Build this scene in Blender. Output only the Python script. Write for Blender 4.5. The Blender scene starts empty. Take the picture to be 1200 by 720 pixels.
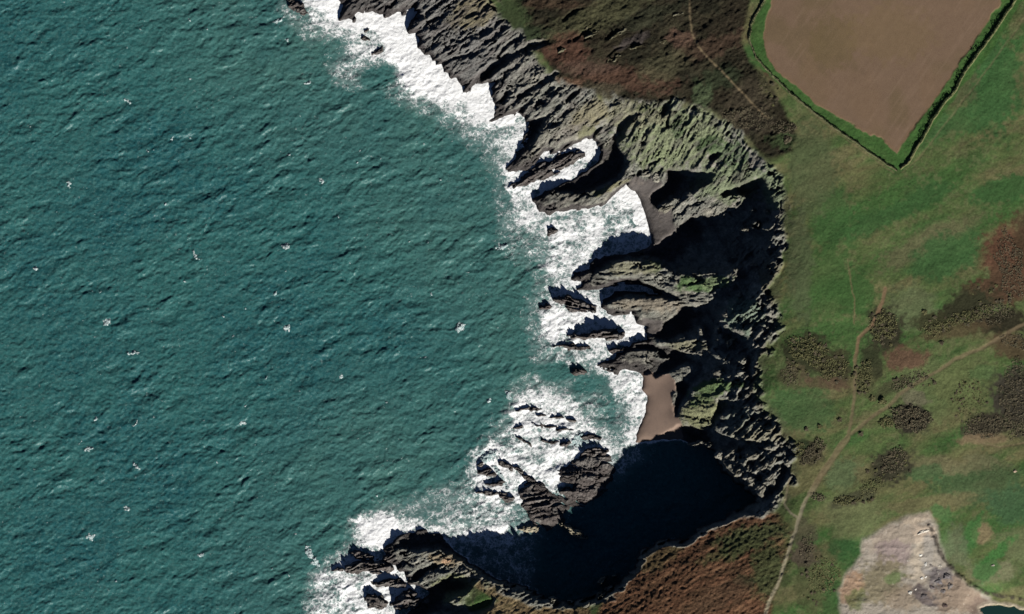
import bpy, math, random
import numpy as np

# ------------------------------------------------------------------ camera, light, exposure
SUN_EL, SUN_AZ = 25.0, 150.0            # degrees; azimuth clockwise from north (image top)
scene = bpy.context.scene
col = scene.collection
PX = 0.5                                # metres per photograph pixel
DIST = 9000.0
cam_d = bpy.data.cameras.new('camera')
cam_d.sensor_width = 36.0
cam_d.lens = 36.0 * (DIST - 10) / (1200 * PX)
cam_d.clip_start = 100.0
cam_d.clip_end = 60000.0
cam = bpy.data.objects.new('camera', cam_d)
cam.location = (0, 0, DIST)
col.objects.link(cam)
scene.camera = cam

world = bpy.data.worlds.new('World')
scene.world = world
world.use_nodes = True
wn = world.node_tree
bg = wn.nodes['Background']
sky = wn.nodes.new('ShaderNodeTexSky')
sky.sky_type = 'NISHITA'
sky.sun_disc = False
sky.sun_elevation = math.radians(SUN_EL)
sky.sun_rotation = math.radians(SUN_AZ)
sky.air_density = 0.2
sky.dust_density = 0.0
sky.altitude = 0.0
wn.links.new(sky.outputs[0], bg.inputs[0])
bg.inputs[1].default_value = 0.05

sun_d = bpy.data.lights.new('sun', 'SUN')
sun_d.energy = 5.0
sun_d.angle = math.radians(0.5)
sun_d.color = (1.0, 0.96, 0.9)
sun = bpy.data.objects.new('sun', sun_d)
az, el = math.radians(SUN_AZ), math.radians(SUN_EL)
# light travels from the sun (azimuth az) towards the ground
from mathutils import Vector
sdir = Vector((math.sin(az) * math.cos(el), math.cos(az) * math.cos(el), math.sin(el)))
sun.rotation_euler = sdir.to_track_quat('Z', 'Y').to_euler()
sun.location = (200, -350, 300)
col.objects.link(sun)

scene.view_settings.view_transform = 'Standard'
scene.view_settings.look = 'None'
scene.view_settings.exposure = 0.5
scene.view_settings.gamma = 1.0
scene.cycles.max_bounces = 4
scene.cycles.diffuse_bounces = 0

rnd = random.Random(7)

# ------------------------------------------------------------------ numeric helpers
def smooth(a, b, x):
    t = np.clip((x - a) / (b - a), 0, 1)
    return t * t * (3 - 2 * t)

def _hash(ix, iy, seed):
    h = (ix.astype(np.int64) * 374761393 + iy.astype(np.int64) * 668265263 + seed * 1442695041) & 0xFFFFFFFF
    h = ((h ^ (h >> 13)) * 1274126177) & 0xFFFFFFFF
    h = ((h ^ (h >> 16)) * 2246822519) & 0xFFFFFFFF
    return ((h ^ (h >> 15)) & 0xFFFFFF) / float(0xFFFFFF)

def vnoise(x, y, seed=0):
    """value noise in -1..1"""
    fx, fy = np.floor(x), np.floor(y)
    ix, iy = fx.astype(np.int64), fy.astype(np.int64)
    tx, ty = x - fx, y - fy
    tx = tx * tx * tx * (tx * (tx * 6 - 15) + 10)
    ty = ty * ty * ty * (ty * (ty * 6 - 15) + 10)
    # a lattice table is much faster than hashing at every point
    x0, y0 = ix.min(), iy.min()
    w, h = ix.max() - x0 + 2, iy.max() - y0 + 2
    gx, gy = np.meshgrid(np.arange(w) + x0, np.arange(h) + y0)
    T = _hash(gx, gy, seed) * 2 - 1
    ix = ix - x0; iy = iy - y0
    a = T[iy, ix]; b = T[iy, ix + 1]; c = T[iy + 1, ix]; d = T[iy + 1, ix + 1]
    top = a + (b - a) * tx
    bot = c + (d - c) * tx
    return top + (bot - top) * ty

def fbm(x, y, octs=4, seed=0, gain=0.5):
    s = 0; a = 1.0; n = 0
    for k in range(octs):
        s = s + a * vnoise(x * 2.03 ** k + 17.3 * k, y * 2.03 ** k - 9.1 * k, seed + k)
        n += a; a *= gain
    return s / n

def ridged(x, y, octs=4, seed=0):
    s = 0; a = 1.0; n = 0
    for k in range(octs):
        s = s + a * (1 - 2 * np.abs(vnoise(x * 2.1 ** k + 5.7 * k, y * 2.1 ** k + 3.3 * k, seed + k)))
        n += a; a *= 0.5
    return s / n

def blur(a, r):
    """separable box blur applied twice"""
    r = int(r)
    if r < 1: return a
    for _ in range(2):
        for ax in (0, 1):
            p = [(0, 0), (0, 0)]; p[ax] = (r + 1, r)
            c = np.cumsum(np.pad(a, p, mode='edge'), axis=ax)
            n = a.shape[ax]
            if ax == 0: a = (c[2 * r + 1:2 * r + 1 + n] - c[:n]) / (2 * r + 1)
            else: a = (c[:, 2 * r + 1:2 * r + 1 + n] - c[:, :n]) / (2 * r + 1)
    return a

def poly_dist(P, X, Y, closed=True):
    """signed distance (positive inside) of points to a polygon, or distance to a line"""
    P = np.asarray(P, float)
    n = len(P)
    d2 = np.full(X.shape, 1e18)
    inside = np.zeros(X.shape, bool)
    for i in range(n if closed else n - 1):
        ax, ay = P[i]; bx, by = P[(i + 1) % n]
        ex, ey = bx - ax, by - ay
        L = ex * ex + ey * ey + 1e-12
        t = np.clip(((X - ax) * ex + (Y - ay) * ey) / L, 0, 1)
        dx = X - ax - t * ex; dy = Y - ay - t * ey
        np.minimum(d2, dx * dx + dy * dy, out=d2)
        if closed and ay != by:
            c = (ay > Y) != (by > Y)
            inside ^= c & (X < (bx - ax) * (Y - ay) / (by - ay) + ax)
    d = np.sqrt(d2)
    return np.where(inside, d, -d) if closed else d

# ------------------------------------------------------------------ work grid in photograph pixels (1 px = 0.5 m)
GX0, GX1, GY0, GY1 = 300, 1260, -60, 800
gx = np.arange(GX0, GX1 + 1, dtype=float)
gy = np.arange(GY0, GY1 + 1, dtype=float)
X, Y = np.meshgrid(gx, gy)
W1 = fbm(X / 9, Y / 9, 3, 11)
W2 = fbm(X / 9, Y / 9, 3, 21)
Xw = X + 2.2 * W1; Yw = Y + 2.2 * W2           # roughened coordinates
W3 = fbm(X / 26, Y / 26, 4, 31)
W4 = fbm(X / 26, Y / 26, 4, 41)
Xs = X + 7 * W3; Ys = Y + 7 * W4               # strongly roughened, for vegetation

def region(P, m=12, xx=None, yy=None):
    """signed distance limited to the polygon's box (outside the box: -m)"""
    xx = Xw if xx is None else xx; yy = Yw if yy is None else yy
    P = np.asarray(P, float)
    x0, y0 = P.min(0) - m - 8; x1, y1 = P.max(0) + m + 8
    i0, i1 = max(0, int(x0 - GX0)), min(X.shape[1], int(x1 - GX0) + 1)
    j0, j1 = max(0, int(y0 - GY0)), min(X.shape[0], int(y1 - GY0) + 1)
    out = np.full(X.shape, -float(m))
    if i1 > i0 and j1 > j0:
        out[j0:j1, i0:i1] = np.maximum(-m, poly_dist(P, xx[j0:j1, i0:i1], yy[j0:j1, i0:i1]))
    return out

# ------------------------------------------------------------------ coastline
COAST = [(400,-120),(398,0),(402,10),(400,22),(408,20),(416,24),(411,16),(422,12),(433,14),(438,11),(443,18),(457,19),(462,13),
 (468,14),(475,17),(474,10),(478,8),(488,7),(489,14),(484,22),(480,30),(477,36),(486,38),(489,44),(490,51),(497,60),(503,65),
 (511,73),(516,75),(520,83),(526,86),(534,92),(542,100),(545,106),(552,102),(560,98),(572,97),(582,96),(577,112),(585,127),
 (576,142),(586,139),(600,133),(612,130),(621,145),(620,155),(609,175),(600,188),(593,198),(606,200),(616,198),(626,193),
 (632,184),(638,177),(650,179),(662,174),(676,167),(686,160),(694,158),(702,166),(705,178),(700,190),(690,200),(672,210),
 (652,221),(640,227),(626,234),(634,248),(644,252),(650,247),(660,248),(672,246),(688,242),(708,238),(718,228),(734,214),
 (740,220),(748,230),(755,246),(760,262),(765,282),(763,291),(750,297),(738,299),(715,302),(697,306),(690,316),(672,321),
 (668,326),(684,330),(678,341),(690,340),(700,338),(716,334),(728,331),(742,331),(757,336),(772,345),(756,344),(738,341),(720,341),
 (708,348),(707,356),(708,363),(716,368),(728,369),(740,367),(745,371),(748,378),(758,382),(758,390),(762,399),(752,402),
 (742,402),(728,412),(720,420),(702,428),(706,432),(714,438),(732,432),(748,434),(754,442),(753,456),(758,464),(757,484),
 (750,500),(746,510),(745,520),(758,518),(775,515),(797,514),(822,520),(838,530),(845,548),(856,560),(870,568),(882,577),(886,588),(876,598),(846,608),(820,622),(800,636),(775,634),
 (752,648),(742,668),(722,690),(704,700),(680,706),(652,708),(636,700),(615,690),(590,683),(570,674),(552,662),(535,648),
 (522,636),(512,628),(495,622),(472,627),(463,634),(452,646),(460,660),(474,672),(480,683),(500,689),(503,699),(492,710),
 (478,720),(468,750),(450,800),(440,900),(2000,900),(2000,-120)]
cx_, cy_ = X[::2, ::2] + 1.6 * W1[::2, ::2], Y[::2, ::2] + 1.6 * W2[::2, ::2]
cd2 = poly_dist(COAST, cx_, cy_)
def up2(a):
    j = (gy - GY0) / 2; i = (gx - GX0) / 2
    j0 = np.minimum(j.astype(int), a.shape[0] - 2); i0 = np.minimum(i.astype(int), a.shape[1] - 2)
    tj = (j - j0)[:, None]; ti = (i - i0)[None]
    a00 = a[j0][:, i0]; a01 = a[j0][:, i0 + 1]; a10 = a[j0 + 1][:, i0]; a11 = a[j0 + 1][:, i0 + 1]
    return (a00 * (1 - ti) + a01 * ti) * (1 - tj) + (a10 * (1 - ti) + a11 * ti) * tj
CD = up2(cd2)                                  # px inland, negative at sea
def strata(deg, a_, b_, seed):
    t_ = math.radians(deg); u_ = X * math.cos(t_) - Y * math.sin(t_); v_ = -X * math.sin(t_) - Y * math.cos(t_)
    return 1 - 2 * np.abs(vnoise(u_ / a_ + .3 * W3, v_ / b_ + .4 * W4, seed))
_n = smooth(300, 230, Y); _s = smooth(520, 600, Y)                       # the beds weather into teeth along the waterline
teeth = _n * (2.6 * strata(36, 22, 6, 991) + 1.5 * strata(36, 10, 3, 992)) + (1 - _n) * (1 - _s) * (2.6 * strata(2, 24, 6, 993) + 1.4 * strata(2, 11, 3, 994)) + _s * (2.6 * strata(18, 22, 6, 995) + 1.4 * strata(18, 10, 3, 996))
beach_ = np.maximum(smooth(60, 40, np.hypot((X - 760) * 1.6, Y - 480)), smooth(34, 22, np.hypot((X - 752) * 1.2, (Y - 250) * .8)))
CD = CD + teeth * (1 - beach_) * smooth(24, 8, np.abs(CD))

# ------------------------------------------------------------------ height control points (px, py, metres)
CTRL = [(400,0,2),(440,5,3),(480,20,4),(400,-60,2),(500,30,5),(500,-60,8),(540,20,9),(520,60,5),(550,70,7),(560,0,14),(600,30,17),(580,110,4),(600,70,12),(640,30,24),(640,-60,28),
 (620,110,9),(600,150,2),(622,168,3),(640,160,7),(650,130,12),(660,160,7),(680,150,10),(690,120,18),(660,90,20),(700,60,30),(700,0,34),(760,60,38),
 (800,0,43),(850,60,48),(900,40,54),(1000,60,58),(1180,20,60),(1250,-50,60),(1000,-60,60),(750,115,30),(800,120,34),(850,115,42),(900,130,50),(950,170,54),
 (710,150,9),(712,172,4),(735,150,16),(740,175,12),(770,150,25),(770,190,11),(800,160,27),(800,196,13),(830,150,34),(835,190,22),(860,170,33),(880,150,42),
 (620,235,3),(660,236,4),(690,232,6),(715,222,8),(733,208,9),(690,210,2),(720,195,3),
 (750,205,6),(760,222,3),(762,245,2),(772,265,2.2),(785,250,3.5),(780,240,7),(800,232,10),(820,224,15),(840,210,21),(870,200,32),(890,196,40),(905,190,46),
 (800,258,5),(830,252,8),(858,250,13),(865,225,22),(790,290,3),(820,285,4),(860,280,8),(885,260,14),(880,300,12),(905,240,34),(908,270,38),(905,300,40),(905,330,42),
 (690,318,2.5),(710,316,6),(735,308,9),(760,310,9.5),(776,315,11),(800,324,14),(830,324,19),(862,320,26),(740,322,6),(780,330,9),(815,345,12),(845,335,17),(870,345,24),
 (716,358,4),(740,352,7),(765,354,8),(790,356,8),(745,365,4),(770,370,4),(765,390,2),(790,385,3),(820,375,8),(850,370,20),(880,370,34),(895,360,40),(915,375,45),
 (780,402,5),(800,400,9),(822,398,11),(835,410,12),(760,410,4),(740,420,3),(740,432,2),(765,425,4),(820,425,8),(850,410,20),(875,400,30),(870,430,28),(890,430,38),(905,420,44),(895,460,44),
 (756,450,1.2),(775,450,2),(765,480,1.5),(785,480,2.2),(790,500,2.5),(755,510,1.3),(800,432,5),(812,428,7),(800,490,6),(820,470,13),(840,455,19),(870,455,28),(835,490,12),(820,498,8),
 (870,490,24),(850,505,16),(890,500,35),(905,480,42),(880,520,28),(905,520,40),(925,530,46),
 (800,545,1.5),(830,560,4),(850,570,8),(850,545,11),(870,562,17),(890,580,26),(900,560,30),(915,570,38),(930,560,45),(860,600,14),(880,592,24),(905,592,36),
 (790,600,-1),(737,664,21),(750,638,19),(775,627,25),(795,634,26),(815,618,27),(840,615,31),(875,602,34),(900,604,37),
 (715,700,22),(700,712,25),(690,720,26),(655,714,21),(630,698,18),(612,692,17),(580,682,13),(550,666,9),(530,654,6.5),(500,648,6),(470,640,3),(465,660,3),(490,660,5),(510,675,5),(540,690,8),(560,700,10),(600,720,18),
 (520,735,12),(480,735,6),(560,740,16),(650,760,28),(500,780,8),(600,790,25),(750,720,34),(800,680,38),(860,660,44),(900,660,47),(930,600,46),(800,780,40),(900,760,48),
 (960,250,52),(1000,400,52),(950,450,49),(1050,300,56),(1150,300,60),(1250,300,62),(1250,500,62),(1100,450,56),(1000,550,50),(1100,560,54),(1200,600,56),
 (1010,640,48),(1060,610,50),(1090,610,49),(1060,680,42),(1110,680,38),(1140,710,33),(1180,712,31),(1250,740,33),(1150,680,42),(1200,690,44),(1000,720,46),(1060,760,40),(1260,650,54),(960,680,48)]
C = np.array(CTRL, float)
C[:, 2] = np.where(C[:, 2] > 26, 26 + (C[:, 2] - 26) * 0.45, C[:, 2])
n = len(C)
R = np.hypot(C[:, None, 0] - C[None, :, 0], C[:, None, 1] - C[None, :, 1])
A = np.zeros((n + 1, n + 1)); A[:n, :n] = -R - 3.0 * np.eye(n) * -1; A[:n, n] = 1; A[n, :n] = 1
wts = np.linalg.solve(A, np.r_[C[:, 2], 0])
xc, yc = X[::4, ::4], Y[::4, ::4]
Hc = np.full(xc.shape, wts[-1])
for k in range(n):
    Hc -= wts[k] * np.hypot(xc - C[k, 0], yc - C[k, 1])
def upn(a, q):
    j = (gy - GY0) / q; i = (gx - GX0) / q
    j0 = np.clip(j.astype(int), 0, a.shape[0] - 2); i0 = np.clip(i.astype(int), 0, a.shape[1] - 2)
    tj = (j - j0)[:, None]; ti = (i - i0)[None]
    a00 = a[j0][:, i0]; a01 = a[j0][:, i0 + 1]; a10 = a[j0 + 1][:, i0]; a11 = a[j0 + 1][:, i0 + 1]
    return (a00 * (1 - ti) + a01 * ti) * (1 - tj) + (a10 * (1 - ti) + a11 * ti) * tj
H = blur(upn(Hc, 4), 2)
H = np.maximum(H, 0.8)
H = np.where(CD > 0, H * (1 - np.exp(-np.maximum(CD, 0) / 3.5)) + 0.15, np.maximum(-4, CD * 0.35))

# ------------------------------------------------------------------ gullies, clefts and the lee sides of the ribs (drawn as plans of the low ground)
LOW = [
 [(747,130),(735,134),(724,145),(719,158),(712,170),(706,188),(698,196),(684,204),(664,214),(646,223),(660,226),(680,227),(700,223),(712,218),(728,210),(734,198),(738,188),(728,178),(724,168),(731,160),(737,150),(744,140)],
 [(780,198),(804,198),(832,203),(838,205),(834,214),(824,218),(818,224),(804,228),(794,232),(776,240),(766,243),(761,232),(770,222),(778,216),(780,208)],
 [(840,228),(858,220),(874,214),(890,206),(896,212),(908,238),(912,250),(904,258),(892,262),(890,269),(906,272),(902,284),(895,294),(900,302),(893,310),(902,318),(900,328),(890,336),(886,344),(878,350),(866,354),(856,360),(848,370),(842,378),(848,388),(840,398),(832,410),(828,408),(830,402),(824,394),(820,388),(816,394),(802,396),(792,398),(786,402),(768,398),(764,394),(774,388),(780,378),(794,368),(798,358),(814,359),(828,356),(838,348),(844,338),(856,330),(865,324),(864,317),(848,321),(828,321),(806,322),(796,321),(782,318),(774,310),(760,307),(745,306),(732,306),(718,312),(706,318),(694,322),(690,312),(700,300),(720,296),(740,292),(756,294),(772,284),(790,272),(798,262),(810,255),(824,255),(840,254),(858,255),(863,246),(869,238),(872,230),(860,230),(848,233)],
 [(724,326),(748,328),(760,333),(780,341),(796,346),(798,352),(786,352),(772,349),(748,349),(736,347),(720,354),(708,357),(700,352),(706,345),(720,338),(748,338),(740,331)],
 [(742,404),(760,402),(786,408),(800,413),(820,417),(836,417),(846,424),(858,434),(850,440),(838,446),(824,452),(812,460),(808,468),(800,476),(794,488),(790,488),(788,474),(794,464),(792,450),(804,441),(815,431),(806,428),(792,435),(780,438),(768,444),(764,438),(750,438),(764,429),(760,421),(772,418),(760,414),(748,409)],
 [(842,388),(852,384),(868,390),(884,396),(882,406),(900,408),(884,424),(881,446),(870,448),(874,440),(862,436),(856,424),(846,418),(836,410),(848,402),(846,394)],
 [(842,468),(860,469),(868,472),(880,462),(884,468),(868,480),(846,490),(836,499),(831,497),(836,484)],
 [(740,527),(758,518),(772,511),(790,503),(794,498),(806,500),(822,502),(834,498),(838,506),(852,510),(862,514),(880,517),(892,518),(900,514),(908,522),(900,530),(880,531),(866,536),(850,531),(840,532),(848,544),(856,554),(868,561),(880,569),(890,578),(896,570),(906,560),(912,545),(920,538),(926,545),(922,560),(916,574),(902,592),(890,602),(876,600),(860,604),(844,612),(830,614),(815,616),(805,625),(795,632),(785,627),(775,624),(760,631),(748,636),(742,650),(736,662),(730,676),(712,692),(700,705),(690,701),(667,705),(647,705),(635,700),(628,690),(612,686),(590,681),(566,675),(547,661),(531,651),(515,646),(500,646),(484,648),(470,642),(468,632),(480,626),(497,621),(515,625),(530,634),(547,627),(602,618),(602,607),(627,600),(645,602),(655,592),(675,584),(695,567),(700,553),(712,541)],
 [(500,690),(512,682),(524,677),(535,670),(532,678),(555,675),(564,678),(556,687),(545,697),(522,702),(530,707),(552,711),(565,706),(582,701),(578,710),(566,720),(540,726),(500,728),(465,724),(490,711),(502,702)],
 [(480,680),(490,668),(508,660),(520,659),(513,667),(500,674),(490,682)],
 [(645,45),(640,53),(625,59),(605,67),(588,80),(572,93),(560,100),(547,104),(552,98),(562,86),(575,74),(590,65),(605,58),(620,50)],
 [(681,104),(675,112),(664,121),(662,117),(670,108)],[(660,84),(646,92),(634,99),(630,97),(642,89),(650,84)],
 [(711,144),(704,154),(694,162),(690,160),(699,150)],
 [(606,44),(596,54),(584,70),(580,68),(592,52),(600,44)],
 [(690,8),(678,14),(660,27),(657,24),(672,12)],[(697,31),(686,40),(672,49),(670,46),(684,36)],[(724,38),(713,49),(709,47),(716,40)],[(737,54),(722,61),(710,68),(708,65),(722,57)],
 [(848,176),(842,186),(832,190),(828,184),(836,178)],[(784,136),(784,150),(780,152),(779,140)],[(794,127),(792,133),(787,132),(789,127)],[(842,144),(838,149),(834,147),(838,143)],[(856,154),(852,160),(847,158),(850,153)],
 [(520,20),(505,27),(498,34),(495,32),(505,22)],[(560,40),(545,48),(530,52),(530,49),(545,43)],[(555,62),(538,68),(522,77),(518,74),(536,64)],
 [(621,142),(632,136),(650,130),(641,146),(626,163),(602,193),(595,198),(604,180),(617,162)],
 [(640,92),(628,104),(608,118),(604,114),(620,102)],[(600,110),(590,122),(584,122),(592,110)],
 [(900,196),(910,205),(906,210),(896,204)],
]
lowd = np.full(X.shape, -12.0)
for P in LOW:
    np.maximum(lowd, region(P), out=lowd)
# small lit knolls left standing inside the low ground: cx, cy, rx, ry
KNOLL = [(876,269,9,2.5),(884,262,3,2.5),(882,247,2.5,2),(884,311,2.5,1.5),(866,346,2,1.5),(820,521,13,2.4),(844,531,6,3.5),(822,390,3,5),(866,430,6,3),(842,440,8,4),(870,422,4,3),
         (858,534,7,3.5),(866,551,6,4),(880,536,7,3),(884,556,4,5),(898,549,4,4),(896,566,6,4),(905,540,3,3),(876,546,4,3),(912,552,2.5,4),(900,530,5,2.4),(862,540,5,3),(760,413,10,2),(775,421,8,1.4)]
for (a, b, rx, ry) in KNOLL:
    q = np.hypot((Xw - a + (Yw - b) * 0.5) / rx, (Yw - b) / ry)
    lowd = np.where(q < 1.15, np.minimum(lowd, -(1.15 - q) * min(rx, ry)), lowd)

tan_el = math.tan(el)
shx = -math.tan(math.radians(180 - SUN_AZ))      # px sideways per px up
step = math.hypot(1, shx) * PX * tan_el
r = H[-1].copy()
land = CD > 0
RAY = np.zeros_like(H)
dep_all = np.clip(0.55 * np.maximum(lowd, 0), 0.35, 5.0)
for j in range(len(gy) - 1, -1, -1):
    if j < len(gy) - 1:
        r = np.interp(gx - shx, gx, r) - step
        rg = np.interp(gx - shx, gx, g) - step * 0.5
    else: rg = r
    h = H[j]
    low = (lowd[j] > 0) & land[j]
    lit = (~low) & land[j]
    lift = np.clip(np.maximum(r + 0.05, rg) - h, 0, 9.0)
    h = np.where(lit, h + lift * smooth(0, 4, CD[j]), h)
    h = np.where(low, np.maximum(np.minimum(h, r - dep_all[j]), np.minimum(h, 0.35)), h)
    H[j] = h
    r = np.maximum(r, h)
    g = np.where(lit, h, -5.0)
    RAY[j] = r
H = 0.5 * H + 0.5 * blur(H, 1)

# ------------------------------------------------------------------ ground cover weights
def wpoly(P, soft=3, rough=1, bias=0):
    d = region(P, 20, Xs if rough == 2 else Xw, Ys if rough == 2 else Yw)
    return smooth(-soft, soft, d + bias)

FIELD = [(907,-80),(905,0),(897,25),(893,45),(897,65),(910,85),(930,100),(955,122),(985,140),(1010,155),(1030,163),(1050,180),(1062,160),(1085,130),(1110,95),(1140,50),(1176,-4),(1230,-80)]
MARGIN = [(905,-80),(900,0),(885,22),(877,40),(880,65),(895,85),(920,108),(950,130),(985,158),(1020,180),(1050,200),(1062,192),(1085,160),(1120,110),(1160,60),(1196,0),(1250,-80)]
SAND = [(750,440),(760,434),(770,440),(784,439),(792,446),(793,458),(786,464),(790,480),(800,498),(800,520),(780,545),(750,535),(735,515),(745,480)]
SHINGLE = [(733,215),(745,205),(757,212),(768,205),(778,215),(768,228),(764,245),(775,244),(788,242),(790,262),(792,276),(775,290),(758,300),(750,280),(744,240)]
SHINGLE2 = [(752,372),(765,374),(778,378),(775,388),(766,396),(756,396),(752,385)]
HEATH = [(585,-60),(590,-5),(612,18),(635,60),(650,85),(655,102),(685,110),(720,122),(765,122),(805,122),(830,132),(855,140),(875,160),(900,190),(925,180),(935,160),(915,125),(895,95),(877,75),(868,40),(880,0),(900,-60)]
QUARRY = [(1010,632),(1040,615),(1060,605),(1086,600),(1097,615),(1100,635),(1107,657),(1120,675),(1132,685),(1160,700),(1160,760),(985,760),(982,690),(992,670),(1007,650)]
BROWN = [(690,740),(706,706),(735,668),(746,636),(775,622),(795,630),(815,614),(875,598),(912,602),(930,625),(925,660),(905,700),(895,760)]
HHEAD = [(520,665),(545,668),(570,680),(612,690),(640,705),(660,712),(690,712),(690,800),(520,800),(560,720),(585,703),(560,690)]

# cliff edge: everything seaward of this line is bare rock, inland of it is turf
EDGE = [(420,-80),(560,-60),(570,0),(585,20),(610,35),(622,60),(640,85),(665,104),(690,116),(715,120),(745,122),(790,122),(820,128),(850,142),(872,165),(892,190),(905,200),(915,225),(918,260),
        (912,300),(908,340),(912,365),(905,395),(893,420),(890,450),(897,480),(912,492),(922,515),(928,540),(925,565),(915,580),(906,596),(906,602),(875,604),(815,620),(795,636),(775,628),(748,640),(738,665),(712,698),(690,712),(640,712),(600,695),(560,684),(540,720),(540,900),(2000,900),(2000,-80)]
ed = poly_dist(EDGE, Xw[::2, ::2], Yw[::2, ::2]); ED = up2(ed)
gz_y, gz_x = np.gradient(H, PX)
slope = np.hypot(gz_x, gz_y)
rockw = np.clip(smooth(5, -5, ED + 13 * W3 + 5 * W1) + smooth(0.75, 1.1, blur(slope, 1)) * smooth(26, 6, ED), 0, 1)
w_field = wpoly(FIELD, 1.0, 0)
w_margin = wpoly(MARGIN, 1.5, 1) * (1 - w_field)
w_sand = wpoly(SAND, 1.2)
w_shingle = np.maximum(wpoly(SHINGLE, 1.5), wpoly(SHINGLE2, 1.5))
w_heath = wpoly(HEATH, 4, 2)
w_quarry = wpoly(QUARRY, 4, 1, 3 * 0)
w_brown = wpoly(BROWN, 4) ; w_hh = wpoly(HHEAD, 3)

# ------------------------------------------------------------------ fine relief: bedded rock
def uv(deg):
    a = math.radians(deg)
    return X * math.cos(a) - Y * math.sin(a), -X * math.sin(a) - Y * math.cos(a)   # u along the beds, v across (towards the north-west)
def beds(deg, lam, seed, steep=0.25):
    u, v = uv(deg)
    s = v / lam + 1.1 * fbm(u / (lam * 2.6), v / (lam * 1.5), 3, seed) + 0.8 * W3
    f = np.floor(s); t = s - f
    amp = 0.08 + 1.1 * smooth(-0.5, 0.8, vnoise(f * 7.31, u / (lam * 2.2) + f * 3.1, seed + 9))
    saw = np.where(t < 1 - steep, t / (1 - steep), (1 - t) / steep)
    return (saw - 0.5) * amp
zN = smooth(300, 220, Y) ; zE = smooth(830, 870, X) * smooth(230, 300, Y) * smooth(620, 560, Y)
zM = (1 - zN) * (1 - zE) * smooth(500, 440, Y)
zS = (1 - zN) * (1 - zE) * (1 - smooth(500, 440, Y))
zSh = zS * smooth(620, 600, Y); zSd = zS - zSh
REL = np.zeros_like(H)
zG = zN * smooth(728, 748, X) * smooth(905, 880, X) * smooth(232, 205, Y) # grey-green slope, grooved down its fall
zN = zN * (1 - zG)
for wgt, deg, sd, big, fine in ((zN, 36, 50, 1.0, 1.0), (zG, 63, 65, 0.35, 1.1), (zE, 42, 60, 1.2, 1.9), (zM, 4, 70, 0.9, 0.9), (zSh, -8, 80, 1, .9), (zSd, 20, 90, 1, 1.1)):
    if wgt.max() <= 0: continue
    uc, vc = uv(deg)
    r1 = 1 - 2 * np.abs(vnoise(uc / 34 + 0.4 * W3, vc / 11 + 0.5 * W4, sd + 43))
    r2 = 1 - 2 * np.abs(vnoise(uc / 17 + 0.4 * W4, vc / 5.0 + 0.5 * W3, sd + 44))
    r3 = 1 - 2 * np.abs(vnoise(uc / 8 + 0.3 * W1, vc / 2.5 + 0.3 * W2, sd + 45))
    REL += wgt * (big * 1.7 * beds(deg, 24, sd, 0.16) + big * 0.9 * beds(deg + 7, 10, sd + 3, 0.2) + fine * (0.9 * r1 + 0.66 * r2 + 0.42 * r3 + 0.26 * (1 - 2 * np.abs(vnoise(uc / 4.3, vc / 1.5, sd + 46)))))
    for L_, B_, D_, s2 in ((34, 7, 2.4, 31), (15, 3.6, 1.3, 37)):       # thin joints opened by the sea
        nn_ = np.abs(vnoise(uc / L_ + 0.35 * W3, vc / B_ + 0.9 * W1, sd + s2))
        REL -= wgt * D_ * smooth(0.11, 0.02, nn_) * smooth(-0.1, 0.5, vnoise(uc / 22, vc / 12, sd + s2 + 1))
crag = ridged(X / 14, Y / 14, 4, 5)
REL += (0.25 + 1.3 * zE) * crag * 0.9 + 0.15 * fbm(X / 4, Y / 4, 2, 15) + (0.12 + 0.3 * zE) * fbm(X / 2.3, Y / 2.3, 1, 19) + zE * 1.8 * fbm(X / 10, Y / 7, 2, 23)
zN = zN + zG
calm = (1 - w_sand) * (1 - 0.85 * w_shingle)
rel_amp = rockw * calm * smooth(-2, 4, CD) * (0.7 + 0.3 * smooth(0, 12, H))
H = H + REL * rel_amp * np.where(lowd > 2, 0.5, 1.0)
# turf and heath relief
veg = (1 - rockw) * (1 - w_field)
H += veg * (0.16 * fbm(X / 5, Y / 5, 3, 101) + 0.05 * fbm(X / 1.9, Y / 1.9, 1, 103) + 0.9 * fbm(X / 60, Y / 60, 3, 105))
rough_heath = np.clip(w_heath + w_brown + w_hh, 0, 1) * (1 - rockw * 0.6)
u45, v45 = uv(32)
H += rough_heath * (0.8 * fbm(u45 / 20, v45 / 10, 3, 111) * (0.25 + 0.75 * w_heath) + 0.35 * fbm(X / 3.0, Y / 3.0, 2, 115) + 0.26 * fbm(u45 / 16 + .8 * W3, v45 / 3.0 + .8 * W4, 3, 119) + 0.3 * fbm(X / 4, Y / 4, 3, 121))
# ploughed field furrows (along the right hand edge)
uf, vf = uv(55)
H += w_field * (0.03 * np.sin(vf / 2.4 * 2 * math.pi) + 0.05 * fbm(X / 30, Y / 30, 2, 120))
qr = w_quarry * (1 - rockw)
H += qr * (0.4 * ridged(X / 18, Y / 12, 3, 130) + 0.06 * fbm(X / 3, Y / 3, 2, 134))
# sunken pool at the foot of the quarry and its low scarp
POOL = [(1146,712),(1158,707),(1172,708),(1187,711),(1205,715),(1235,724),(1235,760),(1165,760),(1158,730)]
pd = region(POOL, 30)
SCARP = [(1088,615),(1096,632),(1101,648),(1110,662),(1120,673),(1134,684),(1152,694),(1172,698),(1200,704),(1260,715)]
sd_ = poly_dist(SCARP, Xw, Yw, False)
H = np.where(pd > -30, np.where(pd > 0, np.minimum(H, 26.0 - 0.3 * np.clip(pd, 0, 6)), np.maximum(H * smooth(0, -26, pd) + (26.6) * (1 - smooth(0, -26, pd)), 26.1)), H)
H += (0.9 * smooth(4, 0.5, sd_) * (0.5 + crag)) * (1 - smooth(-2, 2, pd))

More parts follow.
